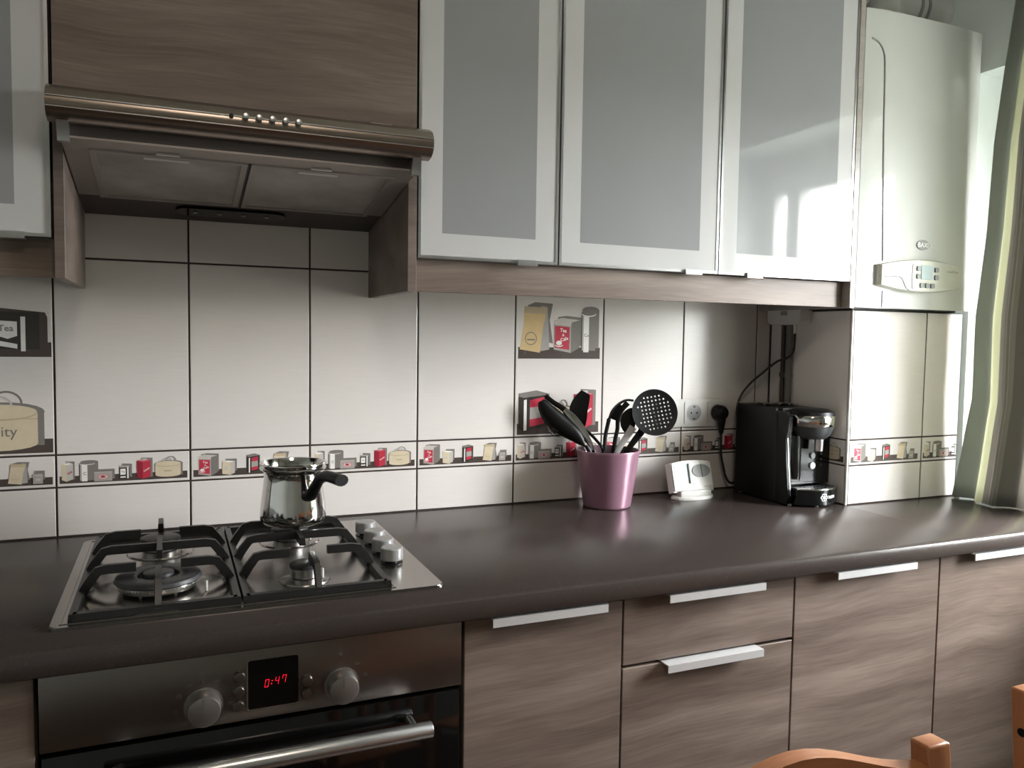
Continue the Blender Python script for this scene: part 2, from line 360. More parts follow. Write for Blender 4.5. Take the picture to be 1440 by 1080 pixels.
class Print:
    """flat picture printed on a tile; layers lie a hair apart"""
    def __init__(s): s.bm = B(); s.d = 0; s.keys = list(PM)
    def poly(s, c, pts):
        s.d += 1; y = -.00012 - .00002*s.d
        f = s.bm.faces.new([s.bm.verts.new((a, y, b)) for a, b in pts]); f.material_index = s.keys.index(c)
    def rect(s, c, x0, x1, z0, z1): s.poly(c, [(x0,z0),(x1,z0),(x1,z1),(x0,z1)])
    def ell(s, c, x, z, rx, rz, n=20, a0=0, a1=2*PI):
        s.poly(c, [(x+rx*math.cos(a0+(a1-a0)*i/n), z+rz*math.sin(a0+(a1-a0)*i/n)) for i in range(n)])
    def arc(s, c, x, z, rx, rz, t, a0=0, a1=PI, n=12):
        o = [(x+rx*math.cos(a0+(a1-a0)*i/n), z+rz*math.sin(a0+(a1-a0)*i/n)) for i in range(n+1)]
        q = [(x+(rx-t)*math.cos(a0+(a1-a0)*i/n), z+(rz-t)*math.sin(a0+(a1-a0)*i/n)) for i in range(n, -1, -1)]
        for i in range(n): s.poly(c, [o[i], o[i+1], q[n-i-1], q[n-i]])
    def text(s, c, t, x, z, w_, rot=0, bold=True):
        s.d += 1; y = -.00012 - .00002*s.d; cr, sr = math.cos(rot), math.sin(rot)
        add_text(s.bm, t, lambda a, b: (x+a*cr-b*sr, y, z+a*sr+b*cr), w_, mi=s.keys.index(c), bold=bold)
    def done(s, t, plane='back'):
        bm = s.bm
        for v in bm.verts: v.co.x -= G; v.co.z -= G
        me = bpy.data.meshes.new('print'); bm.normal_update()
        for f in bm.faces:
            if f.normal.y > 0: f.normal_flip()
        if plane == 'side':
            for v in bm.verts: v.co = V(v.co.y, -v.co.x, v.co.z)
        bm.to_mesh(me); bm.free()
        for k in s.keys: me.materials.append(PM[k])
        return me
def add_print(t, me):
    o = bpy.data.objects.new('print', me); C.objects.link(o); o.parent = t; return o
# pictures: (x, z) base corner, width, height
def p_carton(p, x, z, w, h, red=True):
    a, b = ('rd', 'rs') if red else ('lg', 'be')
    p.poly('sh', [(x+w*.3,z+h*.1),(x+w*1.15,z+h*.1),(x+w*1.15,z+h*1.12),(x+w*.35,z+h*1.15)])
    p.poly(b, [(x,z+h*.1),(x+w*.42,z),(x+w*.42,z+h*.93),(x,z+h)]); p.poly(a, [(x+w*.42,z),(x+w,z+h*.12),(x+w,z+h),(x+w*.42,z+h*.93)])
    p.poly('pk' if red else 'wh', [(x,z+h),(x+w*.42,z+h*.93),(x+w,z+h),(x+w*.6,z+h*1.06)])
    p.rect('lg', x+w*.38, x+w*.72, z+h*1.02, z+h*1.10)
    p.text('wh' if red else 'rd', 'Cream' if red else 'tea', x+w*.70, z+h*.5, w*.5, .6)
def p_can(p, x, z, w, h, t=None):
    p.ell('sh', x+w*.65, z+h*1.04, w*.58, h*.09); p.rect('sh', x+w*.5, x+w*1.23, z+h*.1, z+h*1.04)
    p.rect('gr', x, x+w, z+h*.04, z+h*.94); p.rect('sh', x+w*.55, x+w, z+h*.04, z+h*.94); p.rect('wh', x+w*.16, x+w*.52, z, z+h*.92); p.rect('bk', x, x+w*.05, z+h*.04, z+h*.93)
    p.ell('wh', x+w*.5, z+h*.95, w*.51, h*.075); p.ell('sh', x+w*.5, z+h*.97, w*.5, h*.065)
    p.text('ink' if 0 else 'sh', t or 'C', x+w*.36, z+h*.42, w*.2 if not t else w*.34)
def p_flat(p, x, z, w, h):
    p.rect('sh', x+w*.12, x+w*1.14, z+h*.2, z+h*1.28); p.rect('gr', x, x+w, z, z+h); p.rect('lg', x, x+w, z+h*.94, z+h)
    p.ell('pk', x+w*.5, z+h*.45, w*.32, h*.3); p.ell('lg', x+w*.5, z+h*.45, w*.27, h*.24); p.ell('rd', x+w*.48, z+h*.47, w*.13, h*.14)
def p_small(p, x, z, w, h):
    p.poly('sh', [(x+w*.3,z+h*.1),(x+w*1.25,z+h*.1),(x+w*1.25,z+h*1.15),(x+w*.3,z+h*1.2)])
    p.rect('bk', x, x+w, z, z+h); p.rect('gr', x, x+w, z+h*.88, z+h*1.02); p.rect('wh', x+w*.1, x+w*.62, z+h*.3, z+h*.78); p.rect('wh', x+w*.1, x+w*.62, z+h*.06, z+h*.17)
    p.rect('wh', x+w*.76, x+w*.92, z, z+h*.92); p.text('bk', 'Tea', x+w*.36, z+h*.54, w*.3)
def p_hat(p, x, z, w, h, t=None):
    c = 'be'
    p.ell('sh', x+w*.56, z+h*.78, w*.53, h*.2); p.rect('sh', x+w*.5, x+w*1.08, z+h*.1, z+h*.76); p.arc('sh', x+w*.62, z+h*.95, w*.2, h*.26, h*.04)
    p.ell(c, x+w*.5, z+h*.14, w*.5, h*.14); p.rect(c, x, x+w, z+h*.14, z+h*.76); p.ell('bd', x+w*.5, z+h*.76, w*.5, h*.16); p.ell('be', x+w*.5, z+h*.785, w*.495, h*.15)
    p.rect('bd', x, x+w, z+h*.63, z+h*.65); p.arc('lg', x+w*.5, z+h*.9, w*.2, h*.22, h*.04)
    if t: p.text('sh', t, x+w*.45, z+h*.36, w*.6, 0, False)
    else: p.ell('bd', x+w*.5, z+h*.36, w*.16, h*.05)
def p_tin(p, x, z, w, h, t=False):
    p.poly('sh', [(x+w*.15,z+h*.5),(x+w*1.08,z+h*.2),(x+w*1.08,z+h*1.08),(x+w*.45,z+h*1.12),(x+w*.15,z+h*1.08)])
    p.poly('gr', [(x,z+h*.1),(x+w*.66,z),(x+w*.66,z+h*.88),(x,z+h*.93)]); p.poly('sh' if 0 else 'lg', [(x,z+h*.86),(x+w*.68,z+h*.81),(x+w*.68,z+h*.93),(x,z+h*.98)])
    p.poly('sh', [(x+w*.66,z),(x+w,z+h*.16),(x+w,z+h*.96),(x+w*.66,z+h*.88)]); p.poly('lg', [(x,z+h*.98),(x+w*.68,z+h*.93),(x+w,z+h*1.0),(x+w*.3,z+h*1.06)])
    p.poly('rd', [(x+w*.04,z+h*.16),(x+w*.6,z+h*.09),(x+w*.6,z+h*.78),(x+w*.04,z+h*.82)])
    p.text('wh', 'Tea', x+w*.36, z+h*.68, w*.26, -.1); p.text('wh', '&', x+w*.36, z+h*.54, w*.08); p.text('wh', 'Cafe', x+w*.4, z+h*.42, w*.3, .25)
    p.ell('wh', x+w*.2, z+h*.3, w*.11, h*.07); p.arc('wh', x+w*.2, z+h*.24, w*.16, h*.06, h*.03, PI, 2*PI, 8)
def p_white(p, x, z, w, h):
    p.rect('sh', x+w*.3, x+w*1.15, z+h*.3, z+h*1.18); p.poly('be', [(x,z+h*.1),(x+w*.64,z),(x+w*.64,z+h*.92),(x,z+h)]); p.poly('lg', [(x+w*.64,z),(x+w,z+h*.15),(x+w,z+h),(x+w*.64,z+h*.92)])
    p.poly('wh', [(x,z+h),(x+w*.64,z+h*.92),(x+w,z+h),(x+w*.35,z+h*1.06)]); p.ell('lg', x+w*.3, z+h*.5, w*.16, h*.1)
def p_book(p, x, z, w, h):
    p.poly('sh', [(x+w*.1,z+h*.3),(x+w*1.05,z+h*.2),(x+w*1.05,z+h*1.0),(x+w*.6,z+h*1.1),(x,z+h*1.02)])
    p.poly('bk', [(x,z+h*.08),(x+w*.2,z),(x+w,z+h*.15),(x+w,z+h*.98),(x+w*.2,z+h*.9),(x,z+h*.93)]); p.poly('wh', [(x+w*.17,z+h*.02),(x+w*.27,z+h*.03),(x+w*.27,z+h*.86),(x+w*.17,z+h*.84)])
    p.poly('rd', [(x+w*.38,z+h*.12),(x+w*.88,z+h*.2),(x+w*.88,z+h*.92),(x+w*.38,z+h*.84)]); p.poly('gr', [(x+w*.38,z+h*.32),(x+w*.88,z+h*.38),(x+w*.88,z+h*.68),(x+w*.38,z+h*.64)])
def p_bag(p, x, z, w, h, t=False):
    p.poly('sh', [(x+w*.3,z+h*.3),(x+w*1.12,z+h*.2),(x+w*1.0,z+h*.7),(x+w*1.1,z+h*1.05),(x+w*.5,z+h*1.07),(x+w*.25,z+h*1.0)])
    p.poly('gr', [(x+w*.68,z+h*.03),(x+w,z+h*.07),(x+w*.96,z+h*.6),(x+w*.92,z+h*.98),(x+w*.7,z+h)]); p.poly('tan' if t else 'be', [(x,z+h*.07),(x+w*.68,z),(x+w*.78,z+h*.55),(x+w*.92,z+h*.96),(x+w*.14,z+h*.98),(x+w*.12,z+h*.6)])
    p.poly('bd', [(x+w*.13,z+h*.84),(x+w*.88,z+h*.82),(x+w*.92,z+h*.96),(x+w*.14,z+h*.98)] ); p.arc('bd' if not t else 'sh', x+w*.37, z+h*.3, w*.2, h*.14, h*.018, 0, 2*PI, 18); p.rect('bd' if not t else 'sh', x+w*.24, x+w*.5, z+h*.26, z+h*.29)
def p_grey(p, x, z, w, h):
    p.rect('sh', x+w*.25, x+w*1.2, z+h*.4, z+h*1.3); p.rect('gr', x, x+w, z, z+h); p.rect('lg', x, x+w, z+h*.8, z+h*.86); p.rect('lg', x+w*.25, x+w*.75, z+h*.3, z+h*.5)
def border_print(kind, x0=0., x1=.25):
    p = Print(); a = .006; b = .244
    p.rect('dk', a, b, .0075, .0225)
    if kind == 'A':
        p_carton(p, .010, .0115, .020, .036, False); p_can(p, .041, .0105, .028, .038); p_flat(p, .068, .0095, .033, .019)
        p_small(p, .114, .0125, .019, .026); p_carton(p, .147, .0095, .026, .039); p_hat(p, .182, .0115, .049, .036)
    else:
        p_tin(p, .016, .0085, .038, .044); p_white(p, .064, .0085, .026, .030); p_book(p, .114, .0105, .027, .039)
        p_bag(p, .167, .0105, .034, .042); p_grey(p, .210, .0105, .017, .020)
    if x0 > 0 or x1 < .25:
        for co, no in (((x0,0,0),(-1,0,0)), ((x1,0,0),(1,0,0))):
            bmesh.ops.bisect_plane(p.bm, geom=p.bm.verts[:]+p.bm.edges[:]+p.bm.faces[:], plane_co=co, plane_no=no, clear_outer=True)
        for v in p.bm.verts: v.co.x -= x0
    return p
PA, PB = border_print('A').done(None), border_print('B').done(None)
def clip_shift(p): return p
for k in range(-3, 8):
    x0, x1 = k*W, min((k+1)*W, 1.7985)
    tile(wall_back, x0, x1, zD, zC_); t = tile(wall_back, x0, x1, zC_, zB, name='border_tile')
    if k < 7: add_print(t, PA if k % 2 == 0 else PB)
    t = tile(wall_back, x0, x1, zB, zA, name='picture_tile' if k in (-1, 4) else 'tile')
    if k == 4:
        p = Print(); p.rect('dk', .008, .240, .006, .034)
        p.rect('dk', .008, .240, .197, .226)
        p_bag(p, .012, .212, .082, .118, True); p_tin(p, .106, .212, .074, .084, True); p_can(p, .184, .214, .042, .104, 'Co')
        p_book(p, .012, .014, .080, .094); p_carton(p, .166, .016, .056, .090); p_hat(p, .098, .018, .062, .062)
        add_print(t, p.done(None))
    if k == -1:
        p = Print(); p.rect('dk', .008, .246, .006, .034); p.rect('dk', .008, .246, .197, .226)
        p_hat(p, .080, .012, .140, .098, 'Quality'); p_carton(p, .014, .014, .05, .09)
        p.rect('bk', .118, .226, .212, .285); p.poly('dk', [(.118,.285),(.160,.292),(.236,.285),(.240,.275),(.240,.215),(.226,.215),(.226,.285)])
        p.poly('wh', [(.148,.240),(.172,.232),(.188,.238),(.188,.266),(.148,.268)]); p.poly('wh', [(.148,.220),(.188,.213),(.188,.222),(.148,.230)]); p.rect('wh', .194, .202, .208, .276)
        p.text('sh', 'Tea', .169, .253, .026, 0, False); p.rect('dk', .108, .130, .226, .34); p_can(p, .02, .214, .08, .12, 'Co')
        add_print(t, p.done(None))
    if 0 <= k <= 2: tile(wall_back, x0, x1, zA, zT)
# boxed-out chimney on the right, tiled on two faces
XB, YB, XB2 = 1.7985, -.2987, 2.198
bm = B(); add_box(bm, XB+.010, XR-.0005, YB+.010, .0105, 0, .5005); wall_box = structure('wall_boxing', bm, 'paint', (XB,YB,0))
bm = B(); add_box(bm, XB+.0015, XB2, YB+.0015, .0015, 0, .500); obj('grout', bm, 'grout', wall_box, 0)
bx = [(XB+.006, 2.0623), (2.0623, XB2)]
for i, (x0, x1) in enumerate(bx):
    for z0, z1, nm in ((zD, zC_, 'tile'), (zC_, zB, 'border_tile'), (zB, .500, 'tile')):
        t = tile(wall_box, x0, x1, z0, z1, 'back', YB, nm)
        if nm == 'border_tile': add_print(t, border_print('B').done(None) if i == 0 else border_print('A', 0, .134).done(None))
ys = [(.002, .0487), (.0487, .2927)]
for i, (y0, y1) in enumerate(ys):
    for z0, z1, nm in ((zD, zC_, 'tile'), (zC_, zB, 'border_tile'), (zB, .500, 'tile')):
        t = tile(wall_box, y0, y1, z0, z1, 'side', XB, nm)
        if nm == 'border_tile' and i == 1: add_print(t, border_print('A', .006, .25).done(None, 'side'))
bm = B(); add_box(bm, XB-.0015, XB+.0045, YB-.0015, YB+.0045, .0005, .4995, .0012); obj('corner_strip', bm, 'trim', wall_box)

# ------------------------------------------------------------------ worktop
bm = B(); prof = [(0,-.038),(-.640,-.038),(-.6465,-.034),(-.648,-.028),(-.648,-.011),(-.6455,-.004),(-.638,0),(0,0)]
add_prism(bm, prof, *yz(-1.3, XB)); add_prism(bm, [(min(a,YB), b) for a, b in prof], *yz(XB, XR-.001))
wt = rebase(obj('worktop', bm, 'counter'), (.6,-.32,-.038)); tag(wt, 'long dark brown speckled worktop with a rounded front edge along the wall', 'worktop')

# ------------------------------------------------------------------ base units
YD = -.622; ZDT = -.042
def handle(parent, x0, x1, z, y=YD):
    bm = B(); s = [(y+.016, z+.0015), (y+.016, z-.0005), (y-.0205, z-.0005), (y-.0205, z-.0125), (y-.0225, z-.0125), (y-.0225, z+.0015)]
    add_prism(bm, s, *yz(x0, x1)); return obj('handle', bm, 'handle', parent, 20, 'angled aluminium bar handle')
def door(parent, x0, x1, z0, z1, name, hx=None, y=YD):
    bm = B(); add_box(bm, x0+.0018, x1-.0018, y, y+.019, z0, z1, .0009, 1); d = obj(name, bm, 'wood', parent, 20)
    if hx: handle(d, hx[0], hx[1], z1+.001, y)
    return d
def carcass(parent, x0, x1, y0=-.60):
    bm = B(); add_box(bm, x0+.001, x1-.001, y0, -.02, -.76, -.0385); return obj('carcass', bm, 'wire', parent, 0)
def plinth(parent, x0, x1):
    bm = B(); add_box(bm, x0+.001, x1-.001, -.56, -.54, -H, -.7605); obj('plinth', bm, 'wood', parent, 0)
t = thing('base_cabinet', 'grey-brown wood base cabinet at the left edge, left of the oven', 'cabinet', (-.255,-.31,-H), 'wood base units under the worktop'); carcass(t,-.555,.044); plinth(t,-.555,.044); door(t,-.555,.044,-.755,ZDT,'door',(-.36,-.15))
t = thing('base_cabinet', 'narrow grey-brown base cabinet between the oven and the drawers', 'cabinet', (.797,-.31,-H), 'wood base units under the worktop'); carcass(t,.6475,.9474); plinth(t,.6475,.9474); door(t,.6475,.9474,-.755,ZDT,'door',(.690,.904))
t = thing('drawer_unit', 'grey-brown base unit of drawers with two bar handles in view', 'drawers', (1.142,-.31,-H), 'wood base units under the worktop'); carcass(t,.9474,1.3374); plinth(t,.9474,1.3374)
door(t,.9474,1.3374,-.1645,ZDT,'drawer_front',(1.031,1.247)); door(t,.9474,1.3374,-.452,-.1705,'drawer_front',(1.031,1.247)); door(t,.9474,1.3374,-.755,-.456,'drawer_front',(1.031,1.247))
t = thing('base_cabinet', 'grey-brown base cabinet to the right of the drawers', 'cabinet', (1.539,-.31,-H), 'wood base units under the worktop'); carcass(t,1.3374,1.7403); plinth(t,1.3374,1.7403); door(t,1.3374,1.7403,-.755,ZDT,'door',(1.428,1.646))
t = thing('base_cabinet', 'rightmost grey-brown base cabinet below the curtain', 'cabinet', (1.97,-.31,-H), 'wood base units under the worktop'); carcass(t,1.7403,2.2); plinth(t,1.7403,2.2); door(t,1.7403,2.2,-.755,ZDT,'door',(1.822,2.04))

# ------------------------------------------------------------------ oven
ov = thing('oven', 'built-in stainless oven with black glass door and red clock', 'oven', (.345,-.32,-.64))
bm = B(); add_box(bm, .050, .641, -.603, -.05, -.635, -.0415); obj('oven_body', bm, 'wire', ov, 0)
bm = B(); add_box(bm, .048, .643, -.625, -.604, -.1475, -.041, .0015, 2); cp = obj('control_panel', bm, 'steel', ov)
def knob(x, z, r=.0235):
    bm = B(); add_cyl(bm, (x,-.6255,z), (0,-1,0), r+.003, .002, 32); add_cyl(bm, (x,-.6275,z), (0,-1,0), r, .023, 40, r*.93, bev=.0015)
    k = obj('knob', bm, 'knob', ov); bm = B(); add_box(bm, x-.0008, x+.0008, -.6510, -.6503, z+.004, z+r*.85); obj('pointer', bm, 'ink', k, 0)
knob(.2525, -.1145); knob(.4490, -.1150)
# printed symbols round the knobs
bm = B(); yp = -.62515
def mark(x, z, w_, h_): bm.faces.new([bm.verts.new(q) for q in ((x-w_/2,yp,z-h_/2),(x+w_/2,yp,z-h_/2),(x+w_/2,yp,z+h_/2),(x-w_/2,yp,z+h_/2))])
def ring(x, z, r, t=.0008, n=16):
    for i in range(n):
        a, b = 2*PI*i/n, 2*PI*(i+1)/n
        bm.faces.new([bm.verts.new((x+q*math.cos(c), yp, z+q*math.sin(c))) for q, c in ((r,a),(r,b),(r-t,b),(r-t,a))])
for kx, kz, angs in ((.2525,-.1145,(60,28,-5,-40,120,150,185,220)), (.4490,-.1150,(50,15,-45,165,195))):
    for a in angs:
        q = math.radians(a); x, z = kx+.037*math.cos(q), kz+.037*math.sin(q); mark(x, z+.0018, .006, .0008); mark(x, z-.0018, .006, .0008); mark(x-.003, z, .0008, .0044); mark(x+.003, z, .0008, .0044)
ring(.2525, -.070, .006); mark(.2525, -.070, .012, .0008); mark(.2525, -.0795, .0008, .008)
mark(.4480, -.0630, .0016, .010); ring(.4480, -.0675, .0028, .0028); ring(.4480, -.0810, .0012, .0012)
obj('symbol_print', bm, 'ink', cp, 0)['kind'] = 'stuff'
bm = B(); add_prism(bm, rrect(.3115, .3845, -.1330, -.0592, .003), lambda a, b, d: (a, d, b), -.6262, -.6245); dp = obj('display_rim', bm, 'alu', cp)
bm = B(); add_prism(bm, rrect(.3130, .3845, -.1315, -.0592, .003), lambda a, b, d: (a, d, b), -.6268, -.6255); obj('display_glass', bm, 'black_glass', cp)
SEG = {'0': 'abcdef', '4': 'bcfg', '7': 'abcf'}
bm = B(); dh, dw, tk = .0118, .0058, .0011
def digit(ch, x, z):
    P_ = {'a': (0,dw,dh-tk,dh), 'd': (0,dw,0,tk), 'g': (0,dw,dh/2-tk/2,dh/2+tk/2), 'f': (0,tk,dh/2,dh), 'e': (0,tk,0,dh/2), 'b': (dw-tk,dw,dh/2,dh), 'c': (dw-tk,dw,0,dh/2)}
    for s in SEG[ch]:
        a, b, c, d = P_[s]; g = .00025; a += g; b -= g; c += g; d -= g
        bm.faces.new([bm.verts.new((x+u+.18*v, -.6270, z+v)) for u, v in ((a,c),(b,c),(b,d),(a,d))])
digit('0', .3355, -.1015); digit('4', .3500, -.1000+.0005); digit('7', .3600, -.0985+.0005)
for dz in (.003, .0075): bm.faces.new([bm.verts.new((.3448+u+.18*dz, -.6270, -.1010+dz+v)) for u, v in ((0,0),(.0015,0),(.0015,.0015),(0,.0015))])
obj('clock_digits', bm, 'red_led', cp, 0, 'glowing red digits reading 0:47')
for x, z in ((.3008,-.0800),(.2998,-.1010),(.2990,-.1228),(.3970,-.1008),(.3970,-.1205)):
    bm = B(); add_lathe(bm, [(.0088,0),(.0088,.003),(.0072,.0055),(0,.0066)], seg=24)
    for v in bm.verts: v.co = V(x+v.co.x, -.6252-v.co.z, z+v.co.y)
    obj('button', bm, 'steel', cp)
bm = B(); add_box(bm, .050, .641, -.624, -.604, -.632, -.1545, .002, 2); od = obj('oven_door', bm, 'black_glass', ov)
bm = B(); add_cyl(bm, (.112,-.668,-.190), (1,0,0), .0125, .468, 24, bev=.001)
for x in (.135, .555): add_cyl(bm, (x,-.6245,-.190), (0,-1,0), .007, .036, 12)
obj('door_handle', bm, 'alu', od)
bm = B(); add_box(bm, .050, .641, -.615, -.59, -.76, -.640); obj('lower_panel', bm, 'wood', ov, 0)

# ------------------------------------------------------------------ hob
hb = thing('gas_hob', 'stainless four-burner gas hob set in the dark worktop', 'hob', (.342,-.32,0))
bm = B(); add_prism(bm, rrect(.0544, .6291, -.5758, -.0663, .012), lambda a, b, d: (a, b, d), .0002, .0052)
fs = [f for f in bm.faces if len(f.verts) > 8 and f.calc_center_median().z > .004]
bmesh.ops.bevel(bm, geom=[e for f in fs for e in f.edges], offset=.0018, segments=2, affect='EDGES')
obj('hob_plate', bm, 'steel_plate', hb, 30)
# shallow pressed rim line round the burner field
bm = B()
for a in ((.066,.550,-.5640,-.5615),(.066,.550,-.0800,-.0775),(.066,.0685,-.5615,-.0800),(.5475,.550,-.5615,-.0800)): add_box(bm, a[0], a[1], a[2], a[3], .0051, .0062)
obj('pressed_rim', bm, 'steel_plate', hb, 0)
def grate(x0, x1):
    bm = B(); zt, zb = .046, .011; cx = (x0+x1)/2; y0, y1, ym = -.552, -.092, -.322; b_, h_ = .013, .013
    add_bar(bm, [(x0,y0,zb),(x1,y0,zb)], b_, .011); add_bar(bm, [(x0,y1,zb),(x1,y1,zb)], b_, .011)
    add_bar(bm, [(x0,y0-.006,zb),(x0,y1+.006,zb)], b_, .011); add_bar(bm, [(x1,y0-.006,zb),(x1,y1+.006,zb)], b_, .011)
    def arm(p, d, l):
        p = V(*p); d = V(*d); q = [p+V(0,0,zb-.003), p+d*.012+V(0,0,zt-.018), p+d*.024+V(0,0,zt-.002), p+d*.036+V(0,0,zt), p+d*l+V(0,0,zt)]
        add_bar(bm, q, .0105, .014, upv=(-d.x*.8, -d.y*.8, .6) if 0 else None)
    for yy in (-.215, -.440):
        arm((x0,yy,0),(1,0,0),.078); arm((x1,yy,0),(-1,0,0),.078)
    add_bar(bm, [(x0,ym,zb-.003),(x0+.012,ym,zt-.018),(x0+.024,ym,zt-.002),(x0+.036,ym,zt),(x1-.036,ym,zt),(x1-.024,ym,zt-.002),(x1-.012,ym,zt-.018),(x1,ym,zb-.003)], .011, .014)
    arm((cx,y0,0),(0,1,0),.082); arm((cx,y1,0),(0,-1,0),.085)
    add_bar(bm, [(cx,ym-.055,zt),(cx,ym+.052,zt)], .0105, .014)
    for x in (x0, x1):
        for y in (y0, y1): add_cyl(bm, (x,y,.0053), (0,0,1), .006, .006, 10)
    return obj('grate', bm, 'cast', hb, 30)
grate(.0825, .3040); grate(.3180, .5380)
def burner(x, y, r, dual=False):
    bm = B(); add_lathe(bm, [(0,.0052),(r*1.75,.0053),(r*1.7,.0075),(r*1.15,.010),(r*.75,.012),(0,.012)], (x,y,0), 36); b = obj('burner_base', bm, 'steel_plate', hb)
    bm = B(); n = max(24, int(r*1100)); z0, z1 = (.012, .028) if not dual else (.016, .027)
    add_lathe(bm, [(0,z0),(r*.92,z0),(r*.98,z0+.004),(r,z1),(0,z1)], (x,y,0), 40)
    for i in range(n):
        a = 2*PI*i/n; d = V(math.cos(a), math.sin(a), 0)
        add_cyl(bm, V(x,y,z1-.0035)+d*(r*.985), d, .0013, .0012, 5)
    if dual:
        for i in range(6): a = 2*PI*i/6; add_box(bm, x+r*.8*math.cos(a)-.002, x+r*.8*math.cos(a)+.002, y+r*.8*math.sin(a)-.002, y+r*.8*math.sin(a)+.002, .008, .017)
    obj('burner_ring', bm, 'burner', b)
    bm = B()
    if dual:
        add_lathe(bm, [(r*.50,z1),(r*1.02,z1),(r*1.04,z1+.002),(r*1.0,z1+.007),(r*.90,z1+.009),(r*.56,z1+.009),(r*.50,z1+.007)], (x,y,0), 48, close=True); obj('burner_cap', bm, 'cap', b)
        bm = B(); add_lathe(bm, [(0,z1-.001),(r*.30,z1-.001),(r*.36,z1+.003),(r*.36,z1+.006),(0,z1+.006)], (x,y,0), 32); obj('burner_ring', bm, 'burner', b)
        bm = B(); add_lathe(bm, [(0,z1+.006),(r*.37,z1+.006),(r*.36,z1+.011),(r*.3,z1+.0125),(0,z1+.0125)], (x,y,0), 32); obj('burner_cap', bm, 'cap', b)
    else:
        add_lathe(bm, [(0,z1),(r*1.04,z1),(r*1.07,z1+.002),(r*1.05,z1+.006),(r*.92,z1+.008),(0,z1+.0085)], (x,y,0), 40); obj('burner_cap', bm, 'cap', b)
    bm = B(); add_cyl(bm, (x+r*1.12,y-r*.55,.010), (0,0,1), .0022, .016, 8); obj('igniter', bm, 'white', b)
burner(.1930, -.205, .033); burner(.1930, -.455, .062, True); burner(.4280, -.205, .033); burner(.4180, -.470, .024)
for y in (-.206, -.284, -.353, -.420):
    bm = B(); x = .580
    add_lathe(bm, [(0,.0052),(.020,.0052),(.020,.0065),(0,.0065)], (x,y,0), 32, 1)
    add_lathe(bm, [(0,.012),(.0195,.012),(.0205,.014),(.0200,.032),(.0185,.034),(0,.034)], (x,y,0), 40, 0); add_lathe(bm, [(0,.0065),(.012,.0065),(.012,.0125),(0,.0125)], (x,y,0), 20, 1)
    obj('knob', bm, ['mid_grey','black'], hb)

# ------------------------------------------------------------------ coffee pot
cz = thing('coffee_pot', 'shiny stainless coffee pot with black side handle on the hob', 'pot', (.4290,-.25,.0530))
bm = B(); add_lathe(bm, [(0,0),(.050,0),(.057,.003),(.0615,.010),(.0620,.020),(.0605,.040),(.0565,.070),(.0545,.086),(.0545,.099),(.0565,.103),(.0615,.106),(.0625,.109),(.0605,.1105),(.0610,.1135),(.0625,.1165),(.0618,.1185),(.0590,.118),(.0565,.113),(.0535,.104),(.0530,.088),(.0550,.070),(.0590,.040),(.0600,.014),(.050,.004),(0,.004)], (.4290,-.25,.0530), 56)
obj('pot_body', bm, 'chrome', cz, 50)
hd = V(.342,-.939,0); c0 = V(.4290,-.25,.0530)
def hpt(r_, z): return c0 + hd*r_ + V(0,0,z)
bm = B(); pts = smooth_pts([hpt(.0555,.060), hpt(.0690,.064), hpt(.0830,.080), hpt(.100,.098), hpt(.122,.107), hpt(.150,.108), hpt(.178,.107)], 5)
add_sweep(bm, pts, lambda t: circ(.0115+.002*math.cos(t*6), 12, .0105)); obj('handle', bm, 'black', cz, 60, 'curved black plastic handle')
bm = B(); side = V(.939,.342,0)
add_cyl(bm, hpt(.0785,.068)-hd*0+V(-.342*0,0,0)+side*.0095, side, .0022, .002, 10); obj('rivet', bm, 'chrome', cz)

# ------------------------------------------------------------------ wall cabinets
YU = -.331; ZU0 = .5675; ZU1 = 1.290
def glass_door(parent, x0, x1, y=YU, hx=None):
    g = .0016; bm = B(); f = .0055
    for a in ((x0+g,x1-g,ZU0,ZU0+f),(x0+g,x1-g,ZU1-f,ZU1),(x0+g,x0+g+f,ZU0+f,ZU1-f),(x1-g-f,x1-g,ZU0+f,ZU1-f)): add_box(bm, a[0], a[1], y, y+.020, a[2], a[3])
    d = obj('door_frame', bm, 'alu', parent, 0, 'slim aluminium door frame')
    mx = .050; mz = .049; X0, X1, Z0, Z1 = x0+g+f, x1-g-f, ZU0+f, ZU1-f
    bm = B(); a, b, c, e = x0+mx, x1-mx-.002, ZU0+mz, ZU1-mz
    for q in ((X0,X1,Z0,c),(X0,X1,e,Z1),(X0,a,c,e),(b,X1,c,e)): add_box(bm, q[0], q[1], y+.0015, y+.006, q[2], q[3])
    obj('glass_border', bm, 'white_glass', d, 0, 'white glazed margin of the door')
    bm = B(); add_box(bm, a, b, y+.0015, y+.006, c, e); obj('glass_panel', bm, 'grey_glass', d, 0, 'frosted grey glass panel')
    if hx is not None:
        bm = B(); add_box(bm, hx-.022, hx+.022, y-.006, y-.0002, ZU0-.004, ZU0+.006); add_box(bm, hx-.022, hx+.022, y-.006, y+.016, ZU0-.005, ZU0-.0035)
        obj('handle', bm, 'alu', d, 0)
def wall_unit(label, x0, x1, hx, sides=()):
    t = thing('wall_cabinet', label, 'cabinet', ((x0+x1)/2,-.16,ZU0), 'glass fronted wall cabinets')
    bm = B(); add_box(bm, x0+.0008, x1-.0008, YU+.021, .0005, ZU0+.001, ZU1); obj('carcass', bm, 'wire', t, 0)
    glass_door(t, x0, x1, YU, hx); return t
def end_panel(t, x0, x1, z0=.5020, y0=YU, z1=ZU1, y1=-.0005):
    bm = B(); add_box(bm, x0, x1, y0, y1, z0, z1, .0006, 1); obj('end_panel', bm, 'wood_v', t, 20)
wall_unit('narrow frosted glass wall cabinet directly right of the cooker hood', .6495, .9510, .880)
